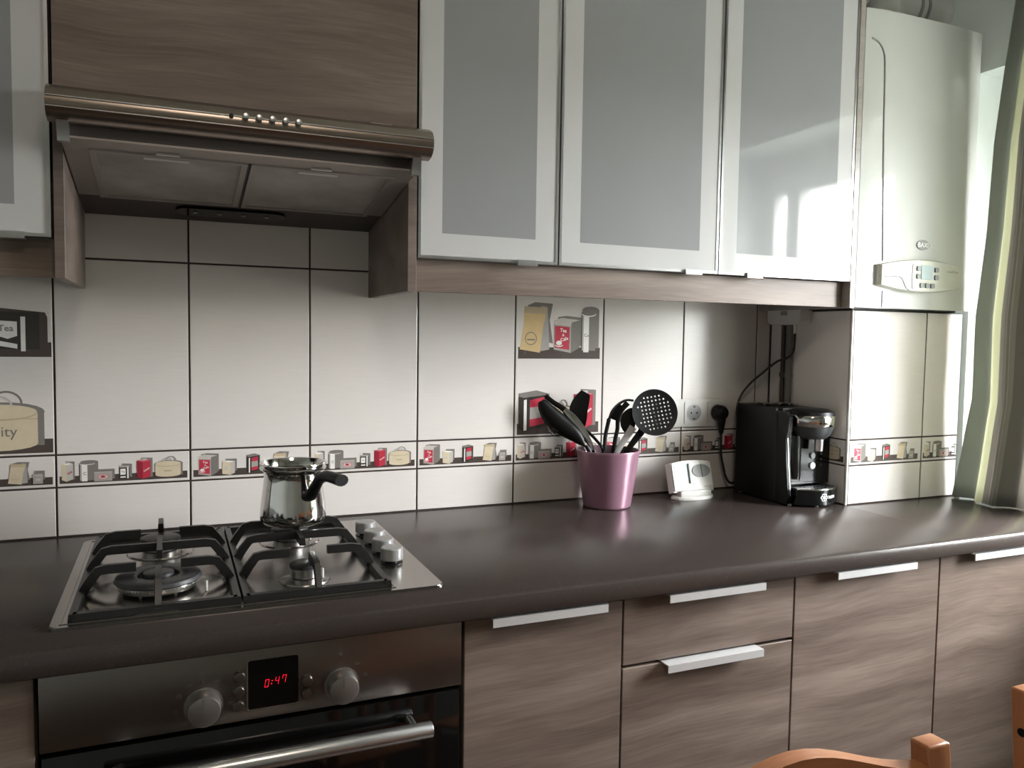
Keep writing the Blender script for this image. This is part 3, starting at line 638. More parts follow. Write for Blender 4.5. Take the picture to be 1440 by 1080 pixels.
wall_unit('middle frosted glass wall cabinet of the three on the right', .9510, 1.3545, 1.285)
wall_unit('frosted glass wall cabinet beside the white boiler reflecting the window', 1.3545, 1.7515, 1.455)
wall_unit('frosted glass wall cabinet at the left edge, left of the hood', -.560, .0400, -.02)
def pelmet(label, x0, x1, z0=.5040, z1=.5600, y=YU+.024):
    bm = B(); add_box(bm, x0, x1, y, y+.016, z0, z1+.006, .0006, 1)
    o = rebase(obj('pelmet', bm, 'wood'), ((x0+x1)/2, y, z0)); tag(o, label, 'pelmet')
pelmet('long grey wood pelmet strip under the three right wall cabinets', .6495, 1.7510)
pelmet('short brown wood pelmet strip under the far left wall cabinet', -.560, .0420)
def panel(label, x0, x1, z0=.5020, z1=ZU1, y0=YU, y1=-.0005, m='wood_v'):
    bm = B(); add_box(bm, x0, x1, y0, y1, z0, z1, .0006, 1); o = rebase(obj('side_panel', bm, m, None, 20), ((x0+x1)/2, (y0+y1)/2, z0)); tag(o, label, 'panel', 'vertical wood side panels of the wall cabinets')
panel('pale wood side panel left of the hood alcove', .0425, .0580, z1=.7990)
panel('dark wood side panel right of the hood alcove, reaching below the cabinets', .6310, .6480, z1=.7990)
panel('wood side panel between the last glass door and the boiler', 1.7530, 1.7690, m='panel_lit')

# hood cabinet with lift-up wooden door
hc = thing('hood_cabinet', 'wood fronted lift-up cabinet above the cooker hood', 'cabinet', (.345,-.16,.80))
bm = B(); add_box(bm, .0590, .6300, YU+.021, -.0005, .8040, ZU1); obj('carcass', bm, 'wire', hc, 0)
bm = B(); add_box(bm, .0435, .6465, YU-.001, YU+.019, .8035, ZU1, .0008, 1); d = obj('door', bm, 'wood', hc, 20)
bm = B(); add_box(bm, .556, .596, YU-.013, YU+.012, .8010, .8030); add_box(bm, .556, .596, YU-.0135, YU-.0120, .7990, .8075); obj('handle', bm, 'alu', d, 0)

# ------------------------------------------------------------------ cooker hood
hk = thing('cooker_hood', 'stainless cooker hood over the hob with rounded front bar', 'hood', (.345,-.2,.65))
sl = lambda y: .650 + .167*(-y)          # height of the slanting underside
bm = B(); add_prism(bm, [(-.001,.652),(-.400,sl(-.400)+.002),(-.400,.735),(-.335,.7985),(-.001,.7985)], *yz(.0590,.6300)); obj('hood_body', bm, 'dark_hood', hk, 20)
bm = B(); bar = [(-.336,.7975),(-.392,.7920),(-.418,.7870),(-.434,.7790),(-.4415,.7690),(-.4435,.7640),(-.4440,.7570),(-.4425,.7500),(-.4370,.7420),(-.4270,.7360),(-.410,.7330),(-.402,.7360),(-.402,.760),(-.336,.770)]
add_prism(bm, bar, *yz(.0460,.6460)); fb = obj('front_bar', bm, 'steel_dark', hk, 25, 'rounded stainless control bar')
bm = B(); add_box(bm, .0470, .6450, -.4452, -.4436, .7645, .7660); add_box(bm, .0470, .6450, -.4445, -.4428, .7490, .7502); obj('bar_bead', bm, 'alu', fb, 0)
for i in range(5):
    bm = B(); add_cyl(bm, (.328+.0208*i, -.4430, .7648), (0,-1,.05), .0052, .011, 16, .0048, bev=.0008); obj('button', bm, 'alu', fb)
bm = B(); add_cyl(bm, (.3065,-.4425,.7645), (0,-1,0), .0036, .0032, 14); obj('indicator_hole', bm, 'black', fb)
for x in (.066, .622):
    bm = B(); add_prism(bm, [(-.395,.738),(-.424,.738),(-.414,.716),(-.412,.706),(-.398,.706),(-.398,.716)], *yz(x-.008,x+.008)); obj('clip', bm, 'alu', hk, 20, 'small steel corner clip under the bar')
def slab(x0, x1, y0, y1, dz0, dz1, bm):
    add_prism(bm, [(y0,sl(y0)+dz0),(y1,sl(y1)+dz0),(y1,sl(y1)+dz1),(y0,sl(y0)+dz1)], *yz(x0,x1))
bm = B(); slab(.0600,.6290,-.399,-.362,-.002,.0015,bm); slab(.0600,.0950,-.362,-.128,-.001,.0015,bm); slab(.5980,.6290,-.362,-.128,-.001,.0015,bm); obj('filter_rim', bm, 'hoodsteel', hk, 20)
for x0, x1 in ((.0960,.3390),(.3450,.5970)):
    bm = B(); slab(x0,x1,-.361,-.128,-.002,.0012,bm); f = obj('grease_filter', bm, 'filter', hk, 20)
    bm = B(); slab(x0,x0+.010,-.361,-.128,-.0045,-.002,bm); slab(x1-.010,x1,-.361,-.128,-.0045,-.002,bm); slab(x0+.01,x1-.01,-.361,-.353,-.0045,-.002,bm); slab(x0+.01,x1-.01,-.136,-.128,-.0045,-.002,bm); obj('filter_frame', bm, 'hoodsteel', f, 20)
    xm = x0+.115; bm = B(); slab(xm-.035,xm+.035,-.352,-.343,-.005,-.0022,bm); slab(xm-.016,xm+.020,-.372,-.366,-.005,-.0022,bm); obj('latch', bm, 'alu', f, 20)
bm = B(); o_ = rrect(.225,.437,-.098,-.052,.022,8); add_prism(bm, o_, lambda a, b, d: (a, b, sl(b)+d), -.004, .0015); lr = obj('lamp_housing', bm, 'gloss_black', hk, 30)
for i in range(4):
    bm = B(); x = .262+.046*i; add_cyl(bm, (x,-.075,sl(-.075)-.0062), (0,0,1), .004, .0025, 12); obj('lamp_lens', bm, 'mid_grey', lr)

# ------------------------------------------------------------------ boiler
bo = thing('boiler', 'white wall-hung gas boiler above the tiled boxing beside the curtain', 'boiler', (1.983,-.17,.5030))
x0, x1, z0, z1, yb = 1.776, 2.188, .5045, 1.231, -.336
bm = B(); pl = []
def yfront(x): # gently bowed front with rounded right edge
    u = (x-(x0+x1)/2)/((x1-x0)/2); return yb + .010*abs(u)**3
xs = [x0+(x1-x0)*i/24 for i in range(25)]
poly = [(x0,-.015)] + [(x0,yb+.016),(x0+.001,yb+.011)] + [(x, yfront(x)) for x in xs[1:-1]] + [(x1-.001,yb+.0125),(x1,yb+.016),(x1,-.015)]
add_prism(bm, poly, lambda a, b, d: (a, b, d), z0, z1); obj('casing', bm, 'boiler', bo, 40)
bm = B(); pts = smooth_pts([(x0+.018,0,1.160),(x0+.040,0,1.150),(x0+.055,0,1.128),(x0+.060,0,1.09),(x0+.064,0,.95),(x0+.072,0,.75),(x0+.078,0,.622)], 6)
add_tube(bm, [(p.x, yfront(p.x)-.0002, p.z) for p in pts], .0024, 6); add_tube(bm, [(x0+.081,yfront(x0+.08)-.0002,.549),(x0+.082,yfront(x0+.08)-.0002,z0+.001)], .0024, 6); obj('casing_groove', bm, 'mid_grey', bo, 60)
# control panel, a bulging oval plate
bm = B(); cx, cz_, hw = 1.9765, .5880, .1440
def pz(u, s): # upper / lower outline
    return (cz_+.0040 + .0375*(1-.42*u*u) if s > 0 else cz_-.0040 - .0375*(1-.42*(u+.02)**2)) + .0010*u
us = [-1+2*i/28 for i in range(29)]
out = [(u, 1) for u in us] + [(u, -1) for u in us[::-1]]
def pp_(u, s, k=1., e=1.): x = cx+hw*u*k; zc = (pz(u,1)+pz(u,-1))/2; return x, zc+(pz(u,s)-zc)*e
def ypan(x): u = (x-cx)/hw; return yb-.020+.008*u*u
A_ = [pp_(u,s) for u,s in out]; B_ = [pp_(u,s,.965,.93) for u,s in out]
va = [bm.verts.new((a, yb+.010, b)) for a,b in A_]; vb = [bm.verts.new((a, ypan(a)+.006, b)) for a,b in A_]; vc = [bm.verts.new((a, ypan(a), b)) for a,b in B_]
n = len(out)
for P0, P1 in ((va,vb),(vb,vc)):
    for i in range(n): j = (i+1)%n; bm.faces.new((P0[i],P0[j],P1[j],P1[i]))
for i in range(28): bm.faces.new((vc[i],vc[i+1],vc[n-2-i],vc[n-1-i]))
bm.faces.new(va); cpn = obj('control_panel', bm, 'boiler_panel', bo, 30, 'cream bulging control panel')
def on_panel(x, z, w_, h_, d=.002, r=None): # flat piece on the panel
    y = ypan(x); return rrect(x-w_/2, x+w_/2, z-h_/2, z+h_/2, r or min(w_,h_)*.2, 3), (lambda a, b, d_: (a, ypan(a)+d_, b)), -d, .001
bm = B(); add_prism(bm, *on_panel(1.9830,.5860,.100,.066,.0015,.008)); obj('key_field', bm, 'boiler_panel', cpn, 30)
bm = B(); add_prism(bm, *on_panel(1.9820,.5975,.040,.036,.0028,.003)); obj('display', bm, 'lcd', cpn, 30)
for x, z in ((1.9520,.6060),(1.9520,.5865),(2.0160,.6050),(2.0160,.5855),(1.9650,.5640),(1.9840,.5640),(2.0030,.5640)):
    bm = B(); add_prism(bm, *on_panel(x,z,.0125,.0125,.0045,.003)); obj('button', bm, 'grey', cpn, 30)
bm = B(); add_tube(bm, [(x, ypan(x)-.0006, z) for x, z in [(p.x,p.z) for p in smooth_pts([(cx-.132,0,.5830),(cx-.090,0,.5835),(cx-.076,0,.5780),(cx-.064,0,.5580),(cx-.052,0,.5500)],5)]], .0011, 6); obj('flap_seam', bm, 'grey', cpn)
bm = B(); add_text(bm, 'mainFour', lambda a, b: (2.083+a, ypan(2.083+a)-.0004, .6035+b), .046, .006); obj('lettering', bm, 'ink', cpn, 0)
bm = B(); add_text(bm, 'A', lambda a, b: (1.9490+a, ypan(1.9490+a)-.0020, .6250+b), .010, .006); obj('lettering', bm, 'white_ink', cpn, 0)
bm = B(); o_ = [(1.9875+.0225*math.cos(2*PI*i/28), .6690+.0130*math.sin(2*PI*i/28)) for i in range(28)]; add_prism(bm, o_, lambda a, b, d: (a, yb+d, b), -.0025, .004); bd = obj('badge', bm, 'mid_grey', bo, 30)
bm = B(); add_text(bm, 'BAXI', lambda a, b: (1.9875+a, yb-.0028, .6690+b), .036, .012, bold=True); obj('badge_lettering', bm, 'white_ink', bd, 0)
bm = B(); add_box(bm, x0+.01, x1-.03, yb+.03, -.02, z0-.0035, z0-.0002); obj('bottom_tray', bm, 'black', bo, 0)
# flue pipe over the boiler
fl = thing('flue_pipe', 'wide white flue pipe running over the boiler to the right wall', 'pipe', (1.985,-.17,z1))
bm = B(); cxp, cyp = 1.985, -.17
pts = [(cxp,cyp,z1+.0005),(cxp,cyp,1.275)] + [(cxp+.06-.06*math.cos(a), cyp, 1.275+.06*math.sin(a)) for a in (.3,.6,.9,1.2,PI/2)] + [(XR-.002,cyp,1.335)]
add_tube(bm, pts, .049, 28); obj('duct', bm, 'white', fl, 50)
for xx in (2.085, 2.112):
    bm = B(); add_cyl(bm, (xx,cyp,1.335), (1,0,0), .0525, .008, 28); obj('joint_ring', bm, 'mid_grey', fl)
bm = B(); add_cyl(bm, (cxp,cyp,z1+.0002), (0,0,1), .062, .012, 28); obj('flue_collar', bm, 'white', fl)

# ------------------------------------------------------------------ gas detector, cord, pipes
gd = thing('gas_detector', 'small white detector box under the pelmet beside the boxing', 'detector', (1.780,-.10,.4630))
bm = B(); add_prism(bm, rrect(-.160,-.032,.4635,.5300,.014,6), lambda a, b, d: (d, a, b), 1.7580, 1.7975)
obj('casing', bm, 'white', gd, 30)
bm = B(); add_prism(bm, rrect(-.110,-.086,.488,.500,.003,4), lambda a, b, d: (d, a, b), 1.7565, 1.7582); obj('switch', bm, 'mid_grey', gd)
bm = B(); add_cyl(bm, (1.768,-.131,.4632), (0,0,-1), .0050, .024, 14, .0042); obj('cable_gland', bm, 'white', gd)
bm = B(); add_tube(bm, smooth_pts([(1.768,-.131,.4390),(1.768,-.131,.415),(1.768,-.128,.392),(1.766,-.120,.379),(1.764,-.100,.370),(1.752,-.080,.360),(1.728,-.060,.332),(1.700,-.040,.300),(1.674,-.030,.262),(1.664,-.030,.225),(1.676,-.026,.16),(1.690,-.018,.09),(1.700,-.015,.012)], 6), .0030, 8)
o = rebase(obj('detector_cord', bm, 'cord', None, 60), (1.70,-.06,.20)); tag(o, 'thin dark cord curving from the detector down behind the coffee machine', 'cord')
for lab, y, r, m in (('grey vertical pipe in the corner above the coffee machine', -.089, .0095, 'pipe'), ('thinner dark vertical pipe behind the grey pipe in the corner', -.062, .0062, 'wire')):
    bm = B(); xx = 1.7975-r; add_cyl(bm, (xx,y,.0005), (0,0,1), r, .4615, 18); add_cyl(bm, (xx-.0005,y,.318), (0,0,1), r+.0018, .012, 18)
    o = rebase(obj('gas_pipe', bm, m), (xx,y,0)); tag(o, lab, 'pipe')

# ------------------------------------------------------------------ sockets and plug
so = thing('power_socket', 'white triple wall socket on the tiles right of the skimmer', 'socket', (1.532,0,.218))
bm = B(); add_prism(bm, rrect(1.4190,1.6465,.1800,.2550,.006), lambda a, b, d: (a, d, b), -.0085, -.0002)
fs = [f for f in bm.faces if f.calc_center_median().y < -.008]; bmesh.ops.bevel(bm, geom=[e for f in fs for e in f.edges], offset=.002, segments=2, affect='EDGES'); obj('socket_frame', bm, 'white', so, 30)
for x in (1.4575, 1.5340, 1.6105):
    z = .2175; bm = B(); add_prism(bm, rrect(x-.031,x+.031,z-.030,z+.030,.003,3), lambda a, b, d: (a, d, b), -.0105, -.008)
    ins = obj('socket_insert', bm, 'white', so, 30)
    bm = B(); add_lathe(bm, [(.0240,.0003),(.0232,.0012),(.0220,.0005),(.0215,0)], seg=32); add_lathe(bm, [(0,.0001),(.0215,.0001)], seg=32, mi=1)
    for v in bm.verts: v.co = V(x+v.co.x, -.0106-v.co.z, z+v.co.y)
    for dx in (-.0095, .0095): add_cyl(bm, (x+dx,-.0108,z), (0,-1,0), .0025, .0004, 10, mi=2)
    for dz in (-.0175, .0155): add_box(bm, x-.003, x+.003, -.0125, -.0108, z+dz, z+dz+.003, mi=2)
    obj('socket_well', bm, ['white','mid_grey','black'], ins)
pg = thing('power_plug', 'black plug and lead in the right-hand socket, running behind the coffee machine', 'plug', (1.6105,-.011,.2175))
bm = B(); add_lathe(bm, [(0,.0003),(.0195,.0003),(.0210,.004),(.0205,.022),(.016,.030),(0,.032)], seg=32)
for v in bm.verts: v.co = V(1.6105+v.co.x, -.0118-v.co.z, .2175+v.co.y)
add_sweep(bm, smooth_pts([(1.6105,-.029,.215),(1.611,-.031,.200),(1.6120,-.030,.180),(1.6130,-.028,.160)],4), lambda t: circ(.0150-.0095*t, 12)); obj('plug_body', bm, 'black', pg, 50)
bm = B(); add_tube(bm, smooth_pts([(1.6130,-.028,.163),(1.616,-.025,.135),(1.620,-.022,.10),(1.632,-.020,.060),(1.640,-.020,.036),(1.650,-.020,.022),(1.660,-.021,.018),(1.668,-.022,.018)],5), .0034, 8); obj('lead', bm, 'cord', pg, 60)

# ------------------------------------------------------------------ utensil pot
UX, UY = 1.2150, -.0960
up_ = thing('utensil_pot', 'metallic mauve flared pot full of kitchen utensils on the worktop', 'pot', (UX,UY,0))
bm = B(); add_lathe(bm, [(0,.0003),(.0560,.0003),(.0590,.002),(.0600,.006),(.0780,.134),(.0795,.140),(.0790,.1425),(.0765,.1425)], (UX,UY,0), 56, 0); add_lathe(bm, [(.0765,.1425),(.0745,.138),(.0560,.010),(.052,.006),(0,.006)], (UX,UY,0), 56, 1)
bmesh.ops.remove_doubles(bm, verts=bm.verts, dist=1e-6); obj('pot_shell', bm, ['mauve','mauve_in'], up_, 50)
RV, DV, ZV = V(.92,-.39,0), V(-.39,-.92,0), V(0,0,1)
def UT(a, b, d=0.): return V(UX,UY,0) + RV*a + DV*d + ZV*b     # across, up, towards the room
def utensil(name, label): return thing(name, label, 'utensil', (UX,UY,.007), 'kitchen utensils in the mauve pot')
def blade(bm, spine, wid, thick=.003, dep=None, cup=0.):
    """leaf blade: spine points, half widths, facing the room; cup bends the edges back"""
    rows = []
    n = len(spine)
    for i, (p, w_) in enumerate(zip(spine, wid)):
        d = (spine[min(i+1,n-1)]-spine[max(i-1,0)]).normalized(); s = d.cross(dep or DV).normalized(); f = s.cross(d).normalized()
        row = []
        for side in (1, -1):
            for k in range(5):
                u = (-1+.5*k)*side; row.append(bm.verts.new(p + s*w_*u + f*(cup*w_*u*u + side*thick/2*(1-.6*u*u))))
        rows.append(row)
    for a, b in zip(rows, rows[1:]):
        for i in range(10): j = (i+1)%10; bm.faces.new((a[i],a[j],b[j],b[i]))
    bm.faces.new(rows[0]); bm.faces.new(rows[-1][::-1])
def S(pts, n=5): return smooth_pts(pts, n)
def taper(n, f): return [f(i/(n-1)) for i in range(n)]
# 1 big spoon leaning left, seen from its back
u = utensil('serving_spoon', 'black serving spoon leaning furthest left out of the mauve pot')
sp = S([UT(-.058,.150,.012),UT(-.085,.178,.014),UT(-.122,.205,.016),UT(-.152,.234,.018),UT(-.170,.262,.018)],5)
bm = B(); blade(bm, sp, taper(len(sp), lambda t: max(.0018, .0040+.0200*math.sin(PI*min(1,max(0,(t-.05)/.98)))**.75)), .004, cup=-.35); obj('bowl', bm, 'black', u, 60)
bm = B(); add_sweep(bm, S([UT(-.056,.152,.012),UT(-.030,.110,.008),UT(.010,.05,.004),UT(.036,.012,.002)],4), lambda t: circ(.0050,10,.0035), upv=DV); obj('handle', bm, 'black', u, 60)
# 2 slotted turner behind it with a steel-coloured neck
u = utensil('turner', 'black turner with a shiny steel neck behind the leftmost spoon')
sp = S([UT(-.082,.212,-.010),UT(-.112,.240,-.012),UT(-.140,.258,-.012),UT(-.158,.274,-.012)],5)
bm = B(); blade(bm, sp, taper(len(sp), lambda t: .0080-.0030*t), .004); obj('blade', bm, 'black', u, 60)
bm = B(); blade(bm, S([UT(-.036,.140,.004),UT(-.048,.164,.004),UT(-.068,.192,.002),UT(-.092,.220,-.004),UT(-.110,.238,-.010)],4), [.0035,.004,.0045,.005,.0055,.0065,.008,.0095,.0105,.011,.0115,.0115,.011,.010,.009,.008,.005], .003); obj('neck', bm, 'chrome', u, 60, 'shiny steel neck')
bm = B(); add_sweep(bm, [UT(-.037,.141,.004),UT(-.010,.085,.002),UT(.020,.012,0)], lambda t: circ(.0048,10,.0035), upv=DV); obj('handle', bm, 'black', u, 60)
# 3 pointed spatula in the middle
u = utensil('spatula', 'black leaf-shaped spatula on a forked stem at the pot centre-left')
sp = S([UT(-.070,.192,-.022),UT(-.072,.215,-.022),UT(-.074,.238,-.022),UT(-.066,.262,-.022),UT(-.056,.282,-.022)],5)
bm = B(); blade(bm, sp, taper(len(sp), lambda t: max(.002, .0080+.0150*math.sin(PI*min(1,t*.88+.06))**.9)), .004, cup=.2); obj('blade', bm, 'black', u, 60)
bm = B(); add_tube(bm, S([UT(-.072,.196,-.022),UT(-.062,.172,-.020),UT(-.046,.152,-.018),UT(-.030,.130,-.016),UT(-.005,.06,-.008),UT(.012,.012,-.004)],4), .0038, 8)
add_tube(bm, S([UT(-.066,.196,-.022),UT(-.046,.180,-.020),UT(-.026,.160,-.018),UT(-.010,.135,-.016),UT(.000,.06,-.008),UT(.012,.012,-.004)],4), .0038, 8); obj('stem', bm, 'black', u, 60)
# 4 pasta fork / slotted arch
u = utensil('slotted_spoon', 'black arched slotted spoon with two long prongs behind the skimmer')
bm = B(); add_sweep(bm, S([UT(-.004,.128,-.030),UT(-.004,.165,-.030),UT(.001,.195,-.031),UT(.008,.222,-.032),UT(.024,.248,-.034),UT(.046,.262,-.036),UT(.066,.262,-.038)],6), lambda t: circ(.0058+.0062*max(0,math.sin(PI*max(0,(t-.42)/.60))), 10, .003)); 
add_sweep(bm, S([UT(.018,.130,-.030),UT(.022,.165,-.030),UT(.027,.190,-.031),UT(.028,.212,-.032),UT(.036,.236,-.034),UT(.052,.256,-.036)],6), lambda t: circ(.0054+.004*max(0,t-.5), 10, .003), upv=DV); 
blade(bm, S([UT(.014,.214,-.032),UT(.022,.232,-.033),UT(.036,.250,-.035)],4), [.009,.0105,.012,.0125,.0125,.012,.011,.010,.008], .004)
obj('head', bm, 'black', u, 60)
bm = B(); add_tube(bm, [UT(-.004,.129,-.030),UT(-.020,.012,-.018)], .0032, 8); add_tube(bm, [UT(.018,.131,-.030),UT(-.014,.012,-.018)], .0032, 8); obj('stem', bm, 'black', u, 60)
# 5 spoon with pale steel handle
u = utensil('steel_handled_ladle', 'utensil with a pale steel handle half hidden by the skimmer')
bm = B(); sp = [UT(.014,.120,.010),UT(.030,.152,.010),UT(.046,.178,.010),UT(.060,.200,.010)]
blade(bm, S(sp,4), taper(13, lambda t: .0060+.0035*t), .004); obj('handle', bm, 'handle', u, 60, 'pale steel handle')
bm = B(); blade(bm, S([UT(.052,.186,.006),UT(.048,.205,.004),UT(.052,.225,.002),UT(.064,.240,0)],4), taper(13, lambda t: .010+.010*math.sin(PI*t)), .004); obj('head', bm, 'black', u, 60)
bm = B(); add_tube(bm, [UT(.0145,.121,.010),UT(-.014,.012,.006)], .0042, 8); obj('grip', bm, 'alu', u, 60)
# 6 round skimmer with drilled holes
u = utensil('skimmer', 'large round black skimmer with many holes, rightmost in the pot')
sc_ = UT(.1120,.2360,.006); srad = .0580; nrm = (DV*.97+RV*.12+ZV*.2).normalized(); sx_ = RV - nrm*RV.dot(nrm); sx_.normalize(); sz_ = nrm.cross(sx_); sz_ = sz_ if sz_.z > 0 else -sz_
bm = B(); cell = .0098; hr = .0024; NG = 8
# plate as a grid of hexagon-free square cells, each with a real hole where drilled
import itertools
def hole_at(i, j): 
    a, b = i*cell, j*cell; return (a*a+b*b) ** .5 < .0455 and not (a < -.030 and abs(b) < .018)
rot = .20
ring_n = 8
def pt(a, b, d): 
    ca, sa = math.cos(rot), math.sin(rot); dish = .006*((a*a+b*b)/srad**2)
    return sc_ + sx_*(a*ca-b*sa) + sz_*(a*sa+b*ca) + nrm*(d+dish)
half = cell/2; vcache = {}
def gv(a, b, d):
    k = (round(a,5), round(b,5), d)
    if k not in vcache: vcache[k] = bm.verts.new(pt(a,b,d))
    return vcache[k]
for d in (-.0013, .0013):
    for i, j in itertools.product(range(-NG,NG+1), repeat=2):
        a, b = i*cell, j*cell
        if max(math.hypot(a+s*half, b+t*half) for s in (-1,1) for t in (-1,1)) > srad-.001: continue
        sq = [(a-half,b-half),(a,b-half),(a+half,b-half),(a+half,b),(a+half,b+half),(a,b+half),(a-half,b+half),(a-half,b)]
        if hole_at(i,j):
            hv = [gv(a+hr*math.cos(t), b+hr*math.sin(t), d) for t in [-.75*PI+PI/4*k for k in range(8)]]
            sv = [gv(x,y,d) for x,y in sq]
            for k in range(8): m_ = (k+1)%8; bm.faces.new((sv[k],sv[m_],hv[m_],hv[k]))
        else: bm.faces.new([gv(x,y,d) for x,y in sq])
# rim ring from the stepped grid edge out to the circle
for d in (-.0013, .0013):
    be = [e for e in bm.edges if len(e.link_faces) == 1]
    outer = {}
    cells = set((i,j) for i, j in itertools.product(range(-NG,NG+1), repeat=2) if max(math.hypot(i*cell+s*half, j*cell+t*half) for s in (-1,1) for t in (-1,1)) <= srad-.001)
    loop = []
    for (i,j) in cells:
        for (di,dj,p,q) in ((1,0,(1,-1),(1,1)),(0,1,(1,1),(-1,1)),(-1,0,(-1,1),(-1,-1)),(0,-1,(-1,-1),(1,-1))):
            if (i+di,j+dj) not in cells:
                a0, b0 = i*cell+p[0]*half, j*cell+p[1]*half; a1, b1 = i*cell+q[0]*half, j*cell+q[1]*half
                am, bmid = (a0+a1)/2, (b0+b1)/2
                for (xa,ya),(xb,yb_) in (((a0,b0),(am,bmid)),((am,bmid),(a1,b1))):
                    ra, rb = math.hypot(xa,ya), math.hypot(xb,yb_)
                    qa = (round(xa/ra*srad,5), round(ya/ra*srad,5)); qb = (round(xb/rb*srad,5), round(yb_/rb*srad,5))
                    vs4 = [gv(xa,ya,d), gv(xb,yb_,d), gv(qb[0],qb[1],d), gv(qa[0],qa[1],d)]
                    vs4 = [v for k,v in enumerate(vs4) if v not in vs4[:k]]
                    if len(vs4) >= 3:
                        try: bm.faces.new(vs4)
                        except ValueError: pass
bmesh.ops.remove_doubles(bm, verts=bm.verts, dist=1e-6)
# walls of the rim and of the holes
for (a, b, d), v in list(vcache.items()): pass
be = [e for e in bm.edges if e.is_boundary]
top = {}
for e in be:
    for v in e.verts: top[v] = v
def twin(v):
    c_ = v.co - sc_; s_ = c_.dot(nrm); best = None
    return v
kd = []
bv = list(top)
for v in bv:
    kd.append(((v.co-sc_).dot(sx_), (v.co-sc_).dot(sz_), (v.co-sc_).dot(nrm), v))
pair = {}
from collections import defaultdict
hsh = defaultdict(list)
for a, b, n_, v in kd: hsh[(round(a,4), round(b,4))].append((n_, v))
def find_twin(v):
    a, b = (v.co-sc_).dot(sx_), (v.co-sc_).dot(sz_)
    for da in (-.0001,0,.0001):
        for db in (-.0001,0,.0001):
            for n_, q in hsh.get((round(a+da,4), round(b+db,4)), ()):
                if q is not v and abs(((q.co-v.co)-nrm*(q.co-v.co).dot(nrm)).length) < 1e-4: return q
    return None
for e in be:
    a, b = e.verts; ta, tb = find_twin(a), find_twin(b)
    if ta and tb and (a.co-sc_).dot(nrm) > (ta.co-sc_).dot(nrm):
        try: bm.faces.new((a, b, tb, ta))
        except ValueError: pass
obj('perforated_disc', bm, 'black', u, 40)
bm = B(); add_sweep(bm, S([sc_-sx_*.030-sz_*.044-nrm*.002, UT(.078,.182,.004), UT(.062,.160,.002), UT(.044,.132,0)],4), lambda t: circ(.0100-.0035*t, 10, .0035), upv=DV); add_tube(bm, [UT(.045,.134,0),UT(-.006,.012,.012)], .0060, 8); obj('handle', bm, 'black', u, 60)
# small clear measuring scoop hanging by the spoon
u = utensil('wire_whisk', 'small steel whisk head poking out below the leftmost spoon')
bm = B(); wc = UT(-.150,.200,-.004); ax = (UT(-.060,.150,-.002)-wc).normalized(); e1, e2 = frame_of(ax)
for k in range(4):
    a = PI*k/4; s_ = e1*math.cos(a)+e2*math.sin(a)
    add_tube(bm, [wc + ax*(.022-.022*math.cos(t)*1.0) + s_*.016*math.sin(t) for t in [-.95*PI+1.9*PI*i/20 for i in range(21)]], .0008, 5)
obj('whisk_loops', bm, 'chrome', u, 60)
bm = B(); add_tube(bm, [wc+ax*.044, UT(-.062,.148,-.014), UT(.012,.012,-.012)], .0022, 8); obj('handle', bm, 'chrome', u, 60)

# ------------------------------------------------------------------ thermostat on its stand
th = thing('room_thermostat', 'white room thermostat on a small stand beside the coffee machine', 'thermostat', (1.478,-.094,0))
tilt = math.radians(-16); TM = Matrix.Translation((1.4780,-.1000,.0200)) @ Matrix.Rotation(tilt, 4, 'X')
def tp(a, b, d): return TM @ V(a, d, b)      # d negative is towards the room
bm = B(); add_lathe(bm, [(0,.0003),(.0640,.0003),(.0655,.003),(.0630,.008),(.050,.011),(0,.011)], (1.478,-.090,0), 40, sy=.46); obj('stand_base', bm, 'white', th, 50)
bm = B(); add_box(bm, 1.430, 1.526, -.108, -.080, .009, .024, .003); obj('stand_cradle', bm, 'white', th)
top_ = [(-.064+.128*i/16, .0765+.006*(1-(2*i/16-1)**2)) for i in range(17)]
po = [(.0655,.003),(.064,0.0)][::-1]
poly = [(-.063,0),(.063,0)] + top_[::-1]
bm = B(); add_prism(bm, poly, tp, 0, .030); fs = [f for f in bm.faces if len(f.verts) > 8]
bmesh.ops.bevel(bm, geom=[e for f in fs for e in f.edges], offset=.003, segments=2, affect='EDGES'); bd = obj('casing', bm, 'white', th, 40)
bm = B(); add_prism(bm, rrect(-.056,-.012,.022,.073,.002,3), tp, -.0008, .001); obj('display', bm, 'lcd', th, 20)
bm = B(); add_prism(bm, [(-.0125,.021),(-.0095,.021),(-.0095,.074),(-.0125,.074)], tp, -.0045, .001); obj('display_ridge', bm, 'grey', th, 20)
for s in (-1, 1):
    bm = B(); o_ = [(.028+s*.0016 + s*.027*math.cos(a), .0535+.0170*math.sin(a)) for a in [-PI/2+PI*i/14 for i in range(15)]]
    add_prism(bm, o_ if s > 0 else o_[::-1], tp, -.0022, .001); obj('rocker_button', bm, 'grey', th, 30)
bm = B(); o_ = [(.003+.0036*math.cos(2*PI*i/14), .0200+.0028*math.sin(2*PI*i/14)) for i in range(14)]; add_prism(bm, o_, tp, -.0012, .001); obj('reset_button', bm, 'mid_grey', th, 30)
bm = B(); add_text(bm, 'COMPUTHERM', lambda a, b: tp(.042+a, .0115+b, -.0004), .026, .0026); obj('lettering', bm, 'ink', th, 0)

